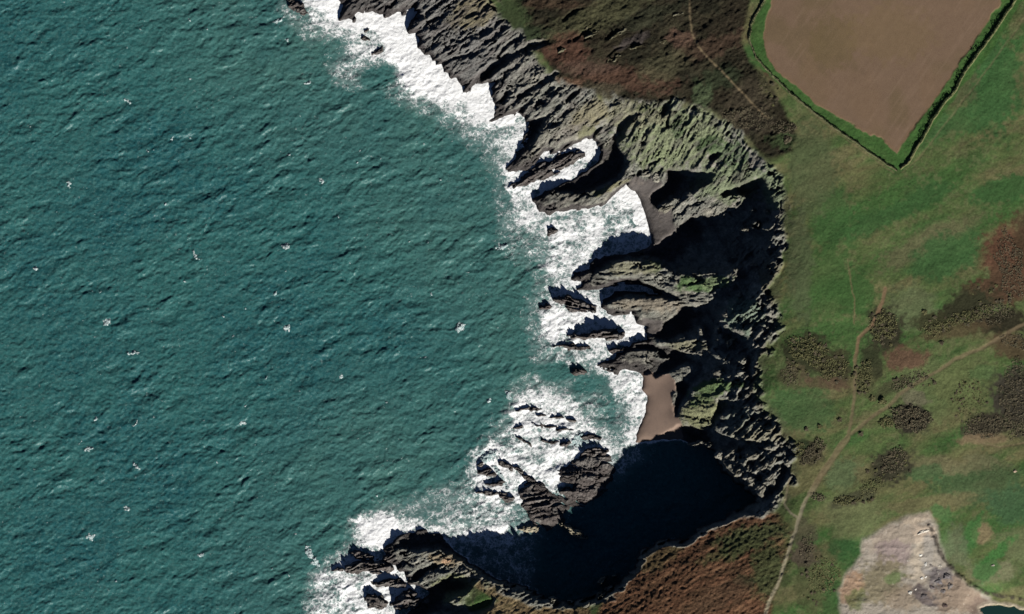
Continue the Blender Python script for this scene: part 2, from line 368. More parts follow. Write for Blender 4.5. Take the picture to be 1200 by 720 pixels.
# paths lie slightly worn into the turf; (points, half width px)
PATHS = {
 'coast_path': ([(1036,338),(1030,362),(1022,380),(1005,396),(1001,420),(1001,450),(998,480),(993,510),(978,532),(962,556),(944,584),(936,604),(930,625),(922,650),(912,680),(900,705),(892,730),(885,800)], 2.4),
 'wide_path': ([(992,512),(978,532),(962,556),(948,578)], 4.4),
 'bank_track': ([(1262,350),(1205,376),(1180,390),(1150,407),(1120,420),(1095,436),(1072,449),(1052,462),(1040,476),(1024,486),(1010,497),(996,508)], 2.6),
 'heath_path': ([(806,-80),(808,0),(808,22),(810,40),(818,56),(832,72),(845,84),(858,98),(872,112),(884,126),(900,140)], 1.6),
 'field_track': ([(925,112),(952,134),(985,160),(1018,184),(1046,203)], 1.0),
 'hedge_track': ([(1056,203),(1072,190),(1092,165),(1118,130),(1140,102),(1166,68),(1200,20),(1240,-40)], 1.0),
 'turf_track': ([(992,304),(996,330),(1000,352),(1000,380)], 0.8),
 'edge_path': ([(925,560),(918,590),(925,600),(934,606)], 1.6),
 'heath_edge': ([(1136,510),(1150,520),(1170,524),(1200,518),(1250,510)], 1.3),
}
w_path = np.zeros_like(H)
for nme, (P, hw) in PATHS.items():
    d = poly_dist(P, X[::1, ::1] + 0.6 * W1 * 2, Y + 0.6 * W2 * 2, False) if False else None
    Pn = np.array(P, float)
    x0, y0 = Pn.min(0) - 10; x1, y1 = Pn.max(0) + 10
    i0, i1 = max(0, int(x0 - GX0)), min(X.shape[1], int(x1 - GX0)); j0, j1 = max(0, int(y0 - GY0)), min(X.shape[0], int(y1 - GY0))
    sl = (slice(j0, j1), slice(i0, i1))
    d = poly_dist(P, X[sl] + 1.3 * W1[sl], Y[sl] + 1.3 * W2[sl], False)
    f = smooth(hw * .8 + 1.0, hw * .8 - 1.0, d) * (0.55 if hw < 1.2 else 0.9 if hw > 1.9 else 0.75)
    w_path[sl] = np.maximum(w_path[sl], f)
H -= 0.12 * w_path

# ------------------------------------------------------------------ ground colours (what the surface is, in sRGB, then made linear)
def lin(c):
    c = np.asarray(c, float) / 255
    return np.where(c <= 0.04045, c / 12.92, ((c + 0.055) / 1.055) ** 2.4)
COLR = np.zeros(X.shape + (3,))
def lay(w, c):
    global COLR
    w = np.clip(w, 0, 1)[..., None]
    COLR = COLR * (1 - w) + lin(c) * w
def blob(a, b, rx, ry, c, s=0.8, ang=0, soft=0.5, rough=True):
    """ragged patch of one ground cover"""
    x = (Xs if rough else X) - a; y = (Ys if rough else Y) - b
    t = math.radians(ang)
    u = x * math.cos(t) - y * math.sin(t); v = x * math.sin(t) + y * math.cos(t)
    q = np.sqrt((u / rx) ** 2 + (v / ry) ** 2) + 0.45 * NF
    lay(smooth(1.05 + soft * .6, 1.05 - soft * .6, q) * min(1, s * 1.12), c)
NF = fbm(X / 5, Y / 5, 3, 201)
NL = fbm(X / 70, Y / 42, 3, 211)
ug, vg = uv(24)
NG = fbm(ug / 90, vg / 22, 4, 221)
lay(np.ones_like(X), (72, 90, 48))
lay(smooth(-0.05, 0.45, NG) * 0.9, (50, 86, 40))
lay(smooth(0.05, -0.45, NG) * 0.85, (98, 92, 60))
lay(smooth(0.0, 0.6, NF + .6 * W4) * 0.45, (92, 90, 62)); lay(smooth(0.0, 0.6, -NF + .6 * W3) * 0.4, (56, 72, 42))
for a in [(1045,250,75,12,(44,80,40),.8,25),(975,255,26,34,(48,86,42),.7,0),(1085,285,60,14,(86,86,58),.8,25),(1110,300,46,22,(48,84,44),.8,20),(1175,225,40,13,(46,84,42),.8,15),(965,335,40,46,(54,86,42),.7,0),
          (1000,345,22,26,(50,84,40),.8,0),(1160,95,30,60,(46,86,44),.8,0),(1120,95,24,30,(78,82,54),.7,0),(1130,140,60,14,(48,84,44),.7,20),(950,200,26,50,(74,84,54),.7,0),
          (935,310,14,60,(76,84,58),.6,0),(1070,360,30,24,(84,92,62),.7,0),(940,480,34,26,(60,88,50),.7,0),(985,555,18,18,(74,92,60),.7,0),(1000,600,34,30,(94,100,64),.75,0),
          (1080,460,40,40,(86,96,58),.7,0),(1130,450,34,30,(90,98,58),.7,0),(1150,440,12,10,(70,96,54),.6,0),(1150,565,50,26,(58,80,50),.7,0),(1190,590,34,22,(52,84,54),.7,0),(1110,545,60,10,(104,98,70),.6,0),
          (1090,588,50,8,(98,92,62),.7,8),(1150,625,14,10,(120,104,76),.8,0),(1085,555,20,9,(56,92,54),.6,0),(1200,640,30,20,(92,100,66),.7,0),(1160,668,30,14,(108,104,80),.6,0)]:
    blob(*a)
lay(smooth(8, 1, ED + 8 * NF) * (1 - rockw) * 0.5, (88, 88, 66))
g_ = COLR.mean(-1, keepdims=True); COLR = (COLR * 0.86 + g_ * 0.14) * 1.06
COLR[..., 0] += 0.005; COLR *= 1.13; COLR[..., 1] *= 1.06
# heath of the north slope
lay(w_heath * 0.97, (44, 38, 29)); lay(w_heath * smooth(0, 0.5, NF + 0.5 * W3) * 0.55, (58, 56, 41)); lay(w_heath * smooth(0, 0.6, W4 - 0.4 * NF) * 0.5, (30, 34, 24))
for a in [(700,20,60,16,(74,74,52),.7,20),(665,60,24,16,(82,58,47),.7,0),(640,4,50,8,(66,52,40),.6,0),(735,95,55,15,(78,57,46),.7,-5),(690,78,30,10,(84,66,56),.6,0),(830,56,44,12,(70,55,44),.65,20),(800,45,14,10,(92,72,60),.7,0),
          (760,20,40,10,(50,52,38),.7,20),(740,48,20,6,(66,60,58),.7,25),(845,92,20,12,(44,54,36),.6,0),(822,112,12,16,(72,86,60),.6,0),(600,22,18,26,(58,70,44),.8,30),(625,40,18,10,(52,62,42),.8,0),
          (880,120,24,22,(62,56,44),.8,0),(900,90,12,26,(70,68,48),.6,0),(895,20,12,12,(48,72,44),.6,0),(660,100,18,10,(98,76,60),.7,0),(705,108,24,8,(70,66,52),.7,0),(875,145,26,14,(60,54,44),.8,0),(915,165,16,12,(60,74,46),.8,0),(780,78,30,14,(70,68,50),.7,20),(900,60,8,30,(84,58,48),.6,0)]:
    blob(*a)
# southern brown slope
lay(w_brown * (1 - smooth(900, 935, X)), (98, 70, 52))
us, vs = uv(24)
NS = fbm(us / 26 + .3 * W3, vs / 3.2 + .5 * W4, 4, 231)
lay(w_brown * smooth(0.0, 0.5, NS) * 0.7, (122, 94, 70))
lay(w_brown * smooth(0.0, -0.5, NS) * 0.6, (52, 46, 32))
for a in [(880,630,40,14,(76,84,54),.8,15),(770,655,36,10,(80,78,52),.5,28),(900,670,22,30,(66,74,46),.8,0),(870,680,14,8,(40,46,30),.7,0),(840,700,40,14,(84,66,50),.6,20),(860,645,40,6,(72,76,48),.6,20)]:
    blob(*a)
lay(w_hh, (128, 112, 84))
lay(w_hh * smooth(0.0, 0.5, NS) * 0.6, (96, 88, 58))
lay(w_hh * smooth(590, 640, X) * 0.5, (100, 82, 58))
# heath and gorse patches inland
for a in [(1182,302,30,38,(94,68,52),.98,0),(1160,345,30,16,(78,62,46),.85,0),(1180,335,30,20,(84,65,49),.95,0),(1130,360,34,16,(52,53,36),.9,25),(1170,380,34,12,(50,48,34),.9,0),(1090,375,22,10,(58,58,38),.8,0),(1195,280,10,30,(70,58,42),.7,0),(1120,388,38,10,(84,72,52),.7,10),(1185,405,26,14,(84,70,52),.8,0),
          (945,415,28,26,(52,55,36),.95,0),(975,430,20,22,(60,58,40),.85,0),(930,440,16,16,(86,78,58),.6,0),(965,448,26,8,(96,78,62),.6,0),(1035,385,20,24,(50,49,35),.95,0),(1060,420,22,14,(100,78,62),.85,0),(1020,425,14,20,(54,56,38),.8,0),(1012,448,12,16,(74,76,50),.7,0),(1040,455,22,8,(66,66,46),.7,25),
          (1190,470,30,36,(58,55,46),.98,0),(1155,500,28,14,(58,54,43),.98,15),(1150,516,30,6,(120,104,80),.7,0),(1066,490,20,17,(52,49,40),.98,0),(1038,494,8,7,(60,66,48),.8,0),(1045,545,26,18,(58,57,43),.9,20),(1000,583,28,8,(78,78,58),.75,20),
          (950,530,16,11,(64,60,44),.85,30),(936,526,9,8,(50,60,38),.8,40),(1070,466,16,7,(110,104,86),.6,0),(940,625,14,16,(84,80,62),.7,0),(945,650,14,14,(78,68,58),.8,0),(955,690,24,24,(76,80,52),.7,0),(970,645,18,12,(90,86,60),.6,0),
          (1095,690,24,30,(110,108,84),.3,0)]:
    blob(*a)
# lush green flushes round the quarry
for a in [(1000,655,14,24,(48,84,44),.6,0),(975,700,12,30,(58,94,50),.55,0),(1102,602,14,8,(74,106,62),.75,0),(1135,625,8,20,(66,108,58),.75,-20),(1152,665,14,14,(64,104,56),.75,0),(1108,635,7,14,(84,112,68),.7,0),(1165,645,22,5,(64,108,56),.8,30),(1118,640,12,22,(98,104,80),.6,0),(985,640,20,10,(46,78,42),.7,0)]:
    blob(*a)
lay(w_quarry, (156, 148, 136))
for a in [(1050,628,40,13,(150,138,124),.8,20),(1075,605,26,6,(166,152,134),.8,10),(1045,650,22,14,(140,126,122),.8,0),(1080,625,14,10,(176,160,142),.8,0),(1078,660,16,26,(176,164,146),.8,0),(1030,680,26,24,(126,118,94),.8,0),(1045,674,10,6,(98,112,74),.8,0),(995,685,12,20,(160,130,104),.7,0),
          (1002,700,10,14,(96,104,66),.7,0),(1060,700,26,14,(140,126,108),.7,0),(1100,680,20,13,(104,98,98),.85,-35),(1085,700,22,8,(96,88,88),.8,-30),(1122,698,26,20,(142,126,110),.85,0),(1145,708,12,10,(126,110,98),.8,0),(1085,650,8,22,(150,146,140),.6,0)]:
    q0 = COLR.copy(); blob(*a); k = w_quarry[..., None]; COLR = q0 * (1 - k) + COLR * k
NQ = fbm(X / 2.6, Y / 2.6, 2, 241)
lay(w_quarry * smooth(0.45, 0.9, NQ) * 0.3, (205, 195, 180))
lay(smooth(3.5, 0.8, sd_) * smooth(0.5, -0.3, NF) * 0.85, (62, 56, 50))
lay(smooth(-5, -1, pd) * (1 - smooth(0, 1.5, pd)) * 0.8, (170, 158, 140))
# bare rock
rock = np.zeros(X.shape + (3,)) + lin((122, 123, 115))
save = COLR; COLR = rock
lay(smooth(-0.3, 0.6, W3) * 0.5, (138, 132, 118))
lay(smooth(0.0, 0.6, NF) * 0.5, (164, 160, 148))
lay(smooth(0.1, 0.6, -NF + .4 * W4) * 0.4, (86, 86, 78))
lay(smooth(640, 560, X) * smooth(200, 100, Y) * 0.85, (113, 112, 110))
for a in [(790,160,60,38,(122,130,100),.85,0),(740,135,40,14,(128,126,104),.7,0),(828,172,14,9,(58,76,48),.8,0),(792,148,6,14,(66,82,56),.7,0),(880,165,14,9,(70,84,56),.7,0),(860,200,16,8,(84,104,66),.7,20),(760,128,16,6,(84,92,62),.6,0),(850,215,40,22,(116,126,98),.8,0),(690,135,22,14,(126,120,96),.7,30),(715,220,24,4,(140,140,100),.9,25),(690,160,10,10,(114,114,86),.7,0),
          (765,312,9,6,(104,118,82),.8,0),(740,314,30,8,(132,130,108),.7,0),(812,334,17,8,(84,110,68),.85,0),(835,330,22,8,(112,128,92),.8,0),(760,358,40,9,(134,126,112),.8,0),(808,404,22,6,(128,126,104),.8,0),(870,370,22,20,(108,124,108),.7,0),
          (840,455,30,8,(94,114,74),.85,15),(822,484,24,14,(124,126,96),.9,20),(826,470,20,5,(98,114,76),.7,25),(885,505,30,16,(134,130,110),.8,0),(870,490,26,12,(128,134,122),.6,0),(530,690,30,14,(116,120,88),.8,20),(525,655,26,8,(142,128,104),.7,0),(560,690,14,12,(104,108,82),.5,0),(522,656,5,3,(196,160,128),.7,0),
          (905,215,14,30,(112,124,96),.7,0),(905,330,14,24,(104,100,84),.7,0),(900,450,16,40,(98,94,78),.6,0),(560,12,30,18,(122,114,88),.7,30),(925,500,12,20,(100,96,76),.5,0),(855,180,20,14,(86,108,72),.6,0),(768,186,22,10,(118,128,96),.6,0)]:
    blob(*a)
for (deg, sd, lam, c, s) in ((36, 301, 3.0, (96, 90, 88), .5),):
    un, vn = uv(deg); lay(zN * smooth(0.1, 0.6, vnoise(un / 18, vn / lam, sd)) * s, c)
wet_shade = np.clip(smooth(9, 1, CD + 3 * NF) * smooth(7, 2, H) * 0.7 + smooth(5.0, 2.2, H + NF) * 0.8, 0, 0.95)  # wet rock by the sea, plus shade painted into the low gully floors
lay(wet_shade, (72, 68, 67))
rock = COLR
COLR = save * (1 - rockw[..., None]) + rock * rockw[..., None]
lay(w_shingle, (96, 91, 88)); lay(w_shingle * smooth(0.2, 0.7, NF) * 0.5, (116, 108, 100))
lay(w_sand, (130, 112, 100)); lay(w_sand * smooth(0.1, 0.7, NF) * 0.35, (112, 98, 90)); lay(w_sand * smooth(4, 0, CD) * 0.6, (104, 88, 80))
deep = smooth(-0.4, -2, H); lay(deep, (50, 60, 58))
lay(w_margin * 0.9, (60, 94, 46)); lay(w_margin * smooth(0.0, 0.6, NF) * 0.4, (78, 104, 56))
lay(w_field, (118, 98, 80))
lay(w_field * smooth(0.0, 0.5, fbm(X / 50, Y / 40, 3, 251)) * 0.8, (108, 92, 70))
lay(w_field * smooth(0.0, 0.6, fbm(X / 34, Y / 50, 3, 255)) * 0.6, (120, 99, 78))
lay(w_field * smooth(0.2, 0.7, fbm(uf / 40, vf / 2.2, 2, 257)) * 0.2, (140, 118, 100))
lay(w_field * smooth(5, 0, region(FIELD, 20, X, Y)) * 0.4, (120, 96, 72))
for a in [(975,50,26,30,(104,90,62),.5,0),(1040,40,50,30,(118,100,72),.4,0)]:
    q0 = COLR.copy(); blob(*a); k = w_field[..., None]; COLR = q0 * (1 - k) + COLR * k
lay(w_path * 0.8 * (1 - w_field), (120, 106, 82))
lay(w_path * smooth(560, 600, Y) * smooth(1000, 980, X) * 0.7, (156, 150, 126))
lay(w_path * smooth(440, 400, Y) * smooth(1060, 1040, X) * smooth(300, 330, Y) * 0.5, (130, 98, 76))
COLR = np.clip(COLR * 0.98, 0.003, 0.9)

# ------------------------------------------------------------------ materials
def mat_new(name):
    m = bpy.data.materials.new(name); m.use_nodes = True
    nt = m.node_tree
    return m, nt, nt.nodes['Principled BSDF']
def N(nt, typ, **kw):
    nd = nt.nodes.new(typ)
    for k, v in kw.items(): setattr(nd, k, v)
    return nd
def noise(nt, scale, detail=4, rough=0.55, coord=None):
    t = N(nt, 'ShaderNodeTexNoise'); t.inputs['Scale'].default_value = scale; t.inputs['Detail'].default_value = detail; t.inputs['Roughness'].default_value = rough
    if coord is not None: nt.links.new(coord, t.inputs['Vector'])
    return t
def maprange(nt, src, a, b, c, d, smoothst=False):
    m = N(nt, 'ShaderNodeMapRange'); m.interpolation_type = 'SMOOTHSTEP' if smoothst else 'LINEAR'
    nt.links.new(src, m.inputs[0])
    for i, v in enumerate((a, b, c, d)): m.inputs[i + 1].default_value = v
    return m.outputs[0]
def mixc(nt, fac, a, b, mode='MIX'):
    m = N(nt, 'ShaderNodeMix', data_type='RGBA', blend_type=mode)
    for s, v in ((m.inputs[0], fac), (m.inputs[6], a), (m.inputs[7], b)):
        if hasattr(v, 'is_linked'): nt.links.new(v, s)
        else: s.default_value = v
    return m.outputs[2]
def geo_pos(nt):
    return N(nt, 'ShaderNodeNewGeometry').outputs['Position']

def ground_material(name, bump_d, bump_s, nscale, var, rough=0.95):
    m, nt, b = mat_new(name)
    p = geo_pos(nt)
    a = N(nt, 'ShaderNodeAttribute', attribute_name='ground')
    n1 = noise(nt, nscale, 5, 0.65, p); n2 = noise(nt, nscale * 0.12, 3, 0.6, p)
    v = maprange(nt, n1.outputs[0], 0.25, 0.75, 1 - var, 1 + var)
    v2 = maprange(nt, n2.outputs[0], 0.3, 0.7, 1 - var * .4, 1 + var * .4)
    mu = N(nt, 'ShaderNodeMath', operation='MULTIPLY'); nt.links.new(v, mu.inputs[0]); nt.links.new(v2, mu.inputs[1])
    sc = N(nt, 'ShaderNodeVectorMath', operation='SCALE'); nt.links.new(a.outputs['Color'], sc.inputs[0]); nt.links.new(mu.outputs[0], sc.inputs['Scale'])
    nt.links.new(sc.outputs[0], b.inputs['Base Color'])
    b.inputs['Roughness'].default_value = rough; b.inputs['Specular IOR Level'].default_value = 0.15
    bp = N(nt, 'ShaderNodeBump'); bp.inputs['Distance'].default_value = bump_d; bp.inputs['Strength'].default_value = bump_s
    nb = noise(nt, nscale * 1.3, 6, 0.7, p); nt.links.new(nb.outputs[0], bp.inputs['Height']); nt.links.new(bp.outputs[0], b.inputs['Normal'])
    return m
M_TURF = ground_material('turf', 0.45, 0.55, 0.8, 0.32)
M_HEATH = ground_material('heath', 1.0, 0.8, 0.9, 0.45)
M_ROCK = ground_material('bedded rock', 1.3, 1.0, 0.8, 0.42, 0.85)
M_SOIL = ground_material('ploughed soil', 0.25, 0.5, 1.6, 0.16)
M_SAND = ground_material('beach sand', 0.15, 0.4, 1.4, 0.10)
M_SHINGLE = ground_material('shingle', 0.5, 0.8, 1.8, 0.3)
M_BARE = ground_material('bare quarry rock', 0.5, 0.6, 0.9, 0.14)
M_PATHM = ground_material('trodden path', 0.2, 0.5, 1.5, 0.14)

# ------------------------------------------------------------------ land as one continuous sheet, cut along its covers
def to_world(px, py): return (px - 600) * PX, (360 - py) * PX
def stretch(n0, step0=3.0, grow=1.35, n_=16):
    out = []; s = step0
    for _ in range(n_):
        n0 += s; out.append(n0); s *= grow
    return out
ex_r = np.array(stretch(GX1)); ex_t = -np.array(stretch(-GY0)); ex_b = np.array(stretch(GY1))
ax = np.concatenate([gx, ex_r]); ay = np.concatenate([ex_t[::-1], gy, ex_b])
ii = np.clip((ax - GX0).astype(int), 0, len(gx) - 1); jj = np.clip((ay - GY0).astype(int), 0, len(gy) - 1)
ZL = H[jj][:, ii]; CL = COLR[jj][:, ii]
AX, AY = np.meshgrid(ax, ay)
far = smooth(0, 400, np.maximum(np.maximum(AX - GX1, GY0 - AY), AY - GY1))
ZL = ZL + far * 6 * fbm(AX / 300, AY / 300, 3, 401) * (ZL > 5)
def ids(w, thr=0.5): return (w[jj][:, ii] > thr)
cls = np.zeros(ZL.shape, int)                 # 0 turf
cls[ids(w_heath)] = 1; cls[ids(np.maximum(w_brown, w_hh))] = 2
cls[ids(rockw)] = 3
cls[ids(w_quarry)] = 4
cls[ids(w_margin + w_field)] = 5
cls[ids(w_field)] = 6
cls[ids(w_shingle)] = 7; cls[ids(w_sand)] = 8
cls[(ids(w_path * (1 - w_field))) & (cls < 6) & (cls != 3)] = 9
nyy, nxx = ZL.shape
gyn, gxn = np.gradient(ZL)
dxn = np.gradient((ax - 600) * PX); dyn = np.gradient((360 - ay) * PX)
nx_ = -(gxn / dxn[None]); ny_ = -(gyn / dyn[:, None])
NRM = np.stack([nx_, ny_, np.ones_like(nx_)], -1); NRM /= np.linalg.norm(NRM, axis=-1, keepdims=True)
vid = np.arange(nyy * nxx).reshape(nyy, nxx)
q = np.stack([vid[:-1, :-1], vid[1:, :-1], vid[1:, 1:], vid[:-1, 1:]], -1).reshape(-1, 4)
zf = ZL.ravel(); keep = zf[q].max(1) > -0.9
q = q[keep]
fc = cls.ravel()[q[:, 0]]
PXW = (AX.ravel() - 600) * PX; PYW = (360 - AY.ravel()) * PX

def grid_mesh(name, quads, px, py, pz, nrm=None, attrs=None):
    used, inv = np.unique(quads.ravel(), return_inverse=True)
    me = bpy.data.meshes.new(name)
    me.vertices.add(len(used)); me.loops.add(quads.size); me.polygons.add(len(quads))
    co = np.stack([px[used], py[used], pz[used]], -1).astype(np.float32)
    me.vertices.foreach_set('co', co.ravel())
    me.loops.foreach_set('vertex_index', inv.astype(np.int32))
    me.polygons.foreach_set('loop_start', (np.arange(len(quads)) * quads.shape[1]).astype(np.int32))
    me.update(calc_edges=True)
    me.polygons.foreach_set('use_smooth', np.ones(len(quads), bool))
    for an, (data, typ) in (attrs or {}).items():
        at = me.attributes.new(an, typ, 'POINT')
        if typ == 'FLOAT_COLOR':
            d = np.concatenate([data[used], np.ones((len(used), 1))], -1).astype(np.float32)
            at.data.foreach_set('color', d.ravel())
        else: at.data.foreach_set('value', data[used].astype(np.float32))
    if nrm is not None:
        me.normals_split_custom_set_from_vertices(nrm[used].astype(np.float32).tolist() if False else [tuple(v) for v in nrm[used].tolist()])
    return me
def link(name, me, mat=None, parent=None):
    o = bpy.data.objects.new(name, me); col.objects.link(o)
    if mat is not None: me.materials.append(mat)
    if parent is not None: o.parent = parent
    return o
COVERS = [('turf', M_TURF, 'mottled green and olive clifftop turf'), ('heath', M_HEATH, 'dark brown and rust heath on the northern clifftop'),
          ('bracken_slope', M_HEATH, 'rust brown bracken slope south of the shaded cove'), ('cliff', M_ROCK, 'grey bedded sea cliffs and ribs of rock'),
          ('quarry_floor', M_BARE, 'pale bare rock of an old quarry at the lower right'), ('field_margin', M_TURF, 'bright green grass margin around the ploughed field'),
          ('ploughed_field', M_SOIL, 'brown ploughed field inside its green margin'), ('shingle_beach', M_SHINGLE, 'grey shingle at the head of the two small inlets'),
          ('sand_beach', M_SAND, 'small strip of pinkish brown sand beside the surf'), ('footpath', M_PATHM, 'trodden pale footpaths crossing the turf and heath')]
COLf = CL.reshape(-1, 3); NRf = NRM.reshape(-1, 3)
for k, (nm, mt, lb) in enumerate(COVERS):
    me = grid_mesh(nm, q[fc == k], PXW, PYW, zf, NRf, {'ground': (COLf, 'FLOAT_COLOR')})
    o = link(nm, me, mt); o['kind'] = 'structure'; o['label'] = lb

def ground_z(px, py):
    i = min(max(px - GX0, 0), len(gx) - 1.01); j = min(max(py - GY0, 0), len(gy) - 1.01)
    i0, j0 = int(i), int(j); a, b = i - i0, j - j0
    return (H[j0, i0] * (1 - a) + H[j0, i0 + 1] * a) * (1 - b) + (H[j0 + 1, i0] * (1 - a) + H[j0 + 1, i0 + 1] * a) * b

# ------------------------------------------------------------------ sea
sx = np.arange(-40, 905, 1.0); sy = np.arange(-60, 801, 1.0)
exl = -np.array(stretch(40)); ext = -np.array(stretch(60)); exb = np.array(stretch(800))
sxa = np.concatenate([exl[::-1], sx]); sya = np.concatenate([ext[::-1], sy, exb])
SX, SY = np.meshgrid(sxa, sya)
def sample(Aarr, fill):
    i = np.clip(np.round(SX - GX0).astype(int), 0, len(gx) - 1); j = np.clip(np.round(SY - GY0).astype(int), 0, len(gy) - 1)
    return np.where(SX < GX0, fill, Aarr[j, i])
LH = sample(H, -4.0)
CDs = sample(CD, 0.0); CDs = np.where(SX < GX0, CD[np.clip(np.round(SY - GY0).astype(int), 0, len(gy) - 1), 0] - 0.8 * (GX0 - SX), CDs)
wr = np.random.RandomState(5)
Z = np.zeros_like(SX)
SXW = SX + 5 * fbm(SX / 30, SY / 30, 3, 551); SYW = SY + 5 * fbm(SX / 30, SY / 30, 3, 561)
for k in range(44):
    lam = 4.6 * 1.056 ** k * (0.9 + 0.2 * wr.rand())          # px
    ang = math.radians(66 + wr.normal() * 30)
    ph = wr.rand() * 6.28
    amp = 0.015 * lam ** 0.55 * (0.6 + 0.8 * wr.rand())
    wob = 0.5 * np.sin(SX / 97 + k) + 0.5 * np.sin(SY / 83 + 2 * k)
    Z += amp * np.sin(2 * math.pi * (SXW * math.cos(ang) + SYW * math.sin(ang)) / lam + ph + 1.8 * wob)
env = 0.75 + 0.5 * vnoise(SX / 24, SY / 24, 501)
fade = smooth(400, 60, np.maximum(-SX, np.maximum(-60 - SY, SY - 800)))
Z = Z * env * 0.6 + 0.16 * ridged(SX / 9, SY / 5.5, 4, 511) * env
Z += 0.15 * fbm(SX / 3.4, SY / 2.6, 2, 515) + 0.30 * fbm(SXW / 8, SYW / 6, 3, 517)
Z *= fade * (0.45 + 0.55 * smooth(0, -60, CDs))

# foam cover 0..1 from plans of the surf
F = np.zeros_like(SX)
fwx = SX + 6 * fbm(SX / 22, SY / 22, 4, 521) + 2 * fbm(SX / 6, SY / 6, 2, 523)
fwy = SY + 6 * fbm(SX / 22, SY / 22, 4, 531) + 2 * fbm(SX / 6, SY / 6, 2, 533)
FN = fbm(SX / 4, SY / 4, 3, 537)
def foam(P, val, soft=8):
    global F
    P = np.asarray(P, float); m = soft + 16
    x0, y0 = P.min(0) - m; x1, y1 = P.max(0) + m
    i0, i1 = np.searchsorted(sxa, x0), np.searchsorted(sxa, x1); j0, j1 = np.searchsorted(sya, y0), np.searchsorted(sya, y1)
    sl = (slice(j0, j1), slice(i0, i1))
    d = poly_dist(P, fwx[sl], fwy[sl]) + 4.5 * FN[sl]; soft = soft * 1.5
    F[sl] = np.maximum(F[sl], val * smooth(-soft, soft, d))
def hole(a, b, rx, ry, s=0.8):
    global F
    qq = np.hypot((fwx - a) / rx, (fwy - b) / ry); F = F * (1 - s * smooth(1.3, 0.6, qq))
# thin lace, then denser, then solid white
foam([(320,-60),(322,0),(335,30),(375,70),(395,105),(450,110),(470,125),(520,150),(560,180),(575,210),(585,290),(625,330),(615,380),(625,430),(600,450),(590,480),(560,520),(540,560),(480,580),(420,605),(395,650),(370,720),(360,800),(620,800),(640,650),(760,540),(760,200),(700,100),(520,-60)], 0.44, 13)
foam([(340,-60),(342,4),(355,25),(385,50),(400,75),(450,78),(460,105),(500,128),(540,148),(575,165),(590,200),(590,240),(610,300),(640,330),(628,370),(630,405),(655,425),(700,440),(700,430),(770,400),(770,200),(640,120),(500,-60)], 0.68, 11)
foam([(352,-60),(355,0),(375,18),(395,35),(430,40),(450,62),(468,100),(500,118),(540,128),(572,150),(600,150),(620,130),(500,0),(480,-60)], 0.98, 7)
foam([(380,-60),(385,0),(420,35),(455,55),(470,90),(510,108),(545,122),(578,118),(590,95),(520,60),(480,0),(480,-60)], 1.0, 5)
foam([(588,195),(610,190),(640,172),(690,155),(706,172),(698,195),(660,220),(620,240),(600,238),(588,225)], 0.92, 4)
foam([(590,205),(640,175),(700,160),(700,180),(640,215),(600,232)], 0.95, 4)
foam([(700,225),(720,222),(736,214),(752,225),(764,262),(768,290),(740,280),(700,262),(690,240)], 0.72, 6)
foam([(712,225),(736,214),(752,225),(764,262),(768,286),(757,284),(745,270),(738,240),(722,232)], 1.12, 2)
foam([(728,220),(740,216),(753,226),(766,262),(769,286),(760,284),(748,262),(738,236)], 1.2, 2)
foam([(595,225),(612,238),(650,250),(700,240),(760,290),(690,300),(650,310),(615,290)], 0.80, 10)
foam([(575,150),(615,140),(618,160),(600,195),(588,215),(592,180)], 0.70, 6)
foam([(670,300),(690,285),(700,300),(694,330),(680,345),(700,345),(720,335),(710,350),(680,352),(655,335)], 0.72, 6)
foam([(640,352),(705,352),(712,370),(745,370),(765,392),(745,404),(700,412),(650,412),(632,395),(628,370)], 0.86, 7)
foam([(700,366),(745,370),(765,392),(750,404),(735,398),(738,385),(700,380)], 1.0, 3)
foam([(640,360),(700,362),(745,374),(750,400),(650,402)], 0.85, 6)
foam([(655,405),(740,404),(720,425),(690,430),(665,445),(650,430)], 0.62, 7)
foam([(706,436),(752,434),(760,470),(756,500),(745,522),(715,530),(728,500),(732,470),(715,455)], 0.75, 7)
foam([(735,440),(754,440),(760,470),(754,500),(744,520),(735,505),(740,470)], 0.84, 5)
foam([(596,462),(640,452),(680,470),(700,500),(725,525),(748,516),(715,545),(690,552),(640,545),(600,528),(594,490)], 0.80, 9)
foam([(548,530),(580,512),(610,530),(670,520),(676,545),(660,575),(625,570),(600,600),(560,590),(548,560)], 0.78, 7)
foam([(562,525),(592,520),(592,548),(612,590),(604,596),(580,555),(562,545)], 0.98, 3)
foam([(630,545),(664,545),(660,568),(650,578),(634,560)], 0.85, 4)
foam([(560,590),(606,585),(606,612),(600,642),(520,640),(470,640),(412,650),(410,615),(440,600),(500,605)], 0.60, 8)
foam([(412,610),(440,600),(490,606),(520,618),(600,608),(604,640),(500,624),(465,632),(445,650),(418,640)], 0.80, 7)
foam([(416,612),(445,602),(472,612),(468,628),(448,648),(425,640)], 1.0, 5)
foam([(385,652),(440,640),(500,690),(500,705),(470,720),(460,760),(380,760),(395,700)], 0.80, 9)
foam([(366,668),(392,652),(420,640),(420,760),(356,760),(358,700)], 0.62, 11)
foam([(395,660),(450,650),(480,680),(502,690),(495,705),(470,705),(430,690),(400,675)], 0.88, 5)
foam([(412,700),(440,715),(470,712),(460,740),(415,740)], 0.85, 5)
hole(385, 60, 26, 14, .55); hole(440, 92, 22, 14, .75); hole(455, 88, 12, 14, .6); hole(625, 290, 22, 24, .35); hole(690, 450, 24, 14, .6); hole(712, 480, 10, 24, .5); hole(655, 435, 26, 10, .8)
hole(600, 575, 8, 20, .2)
F = np.where(F < 0.97, F * (1 - 0.34 * smooth(0.0, 0.6, fbm(SX / 17, SY / 12, 4, 571)) - 0.22 * smooth(0.0, 0.7, fbm(SX / 6, SY / 5, 3, 575))), F)
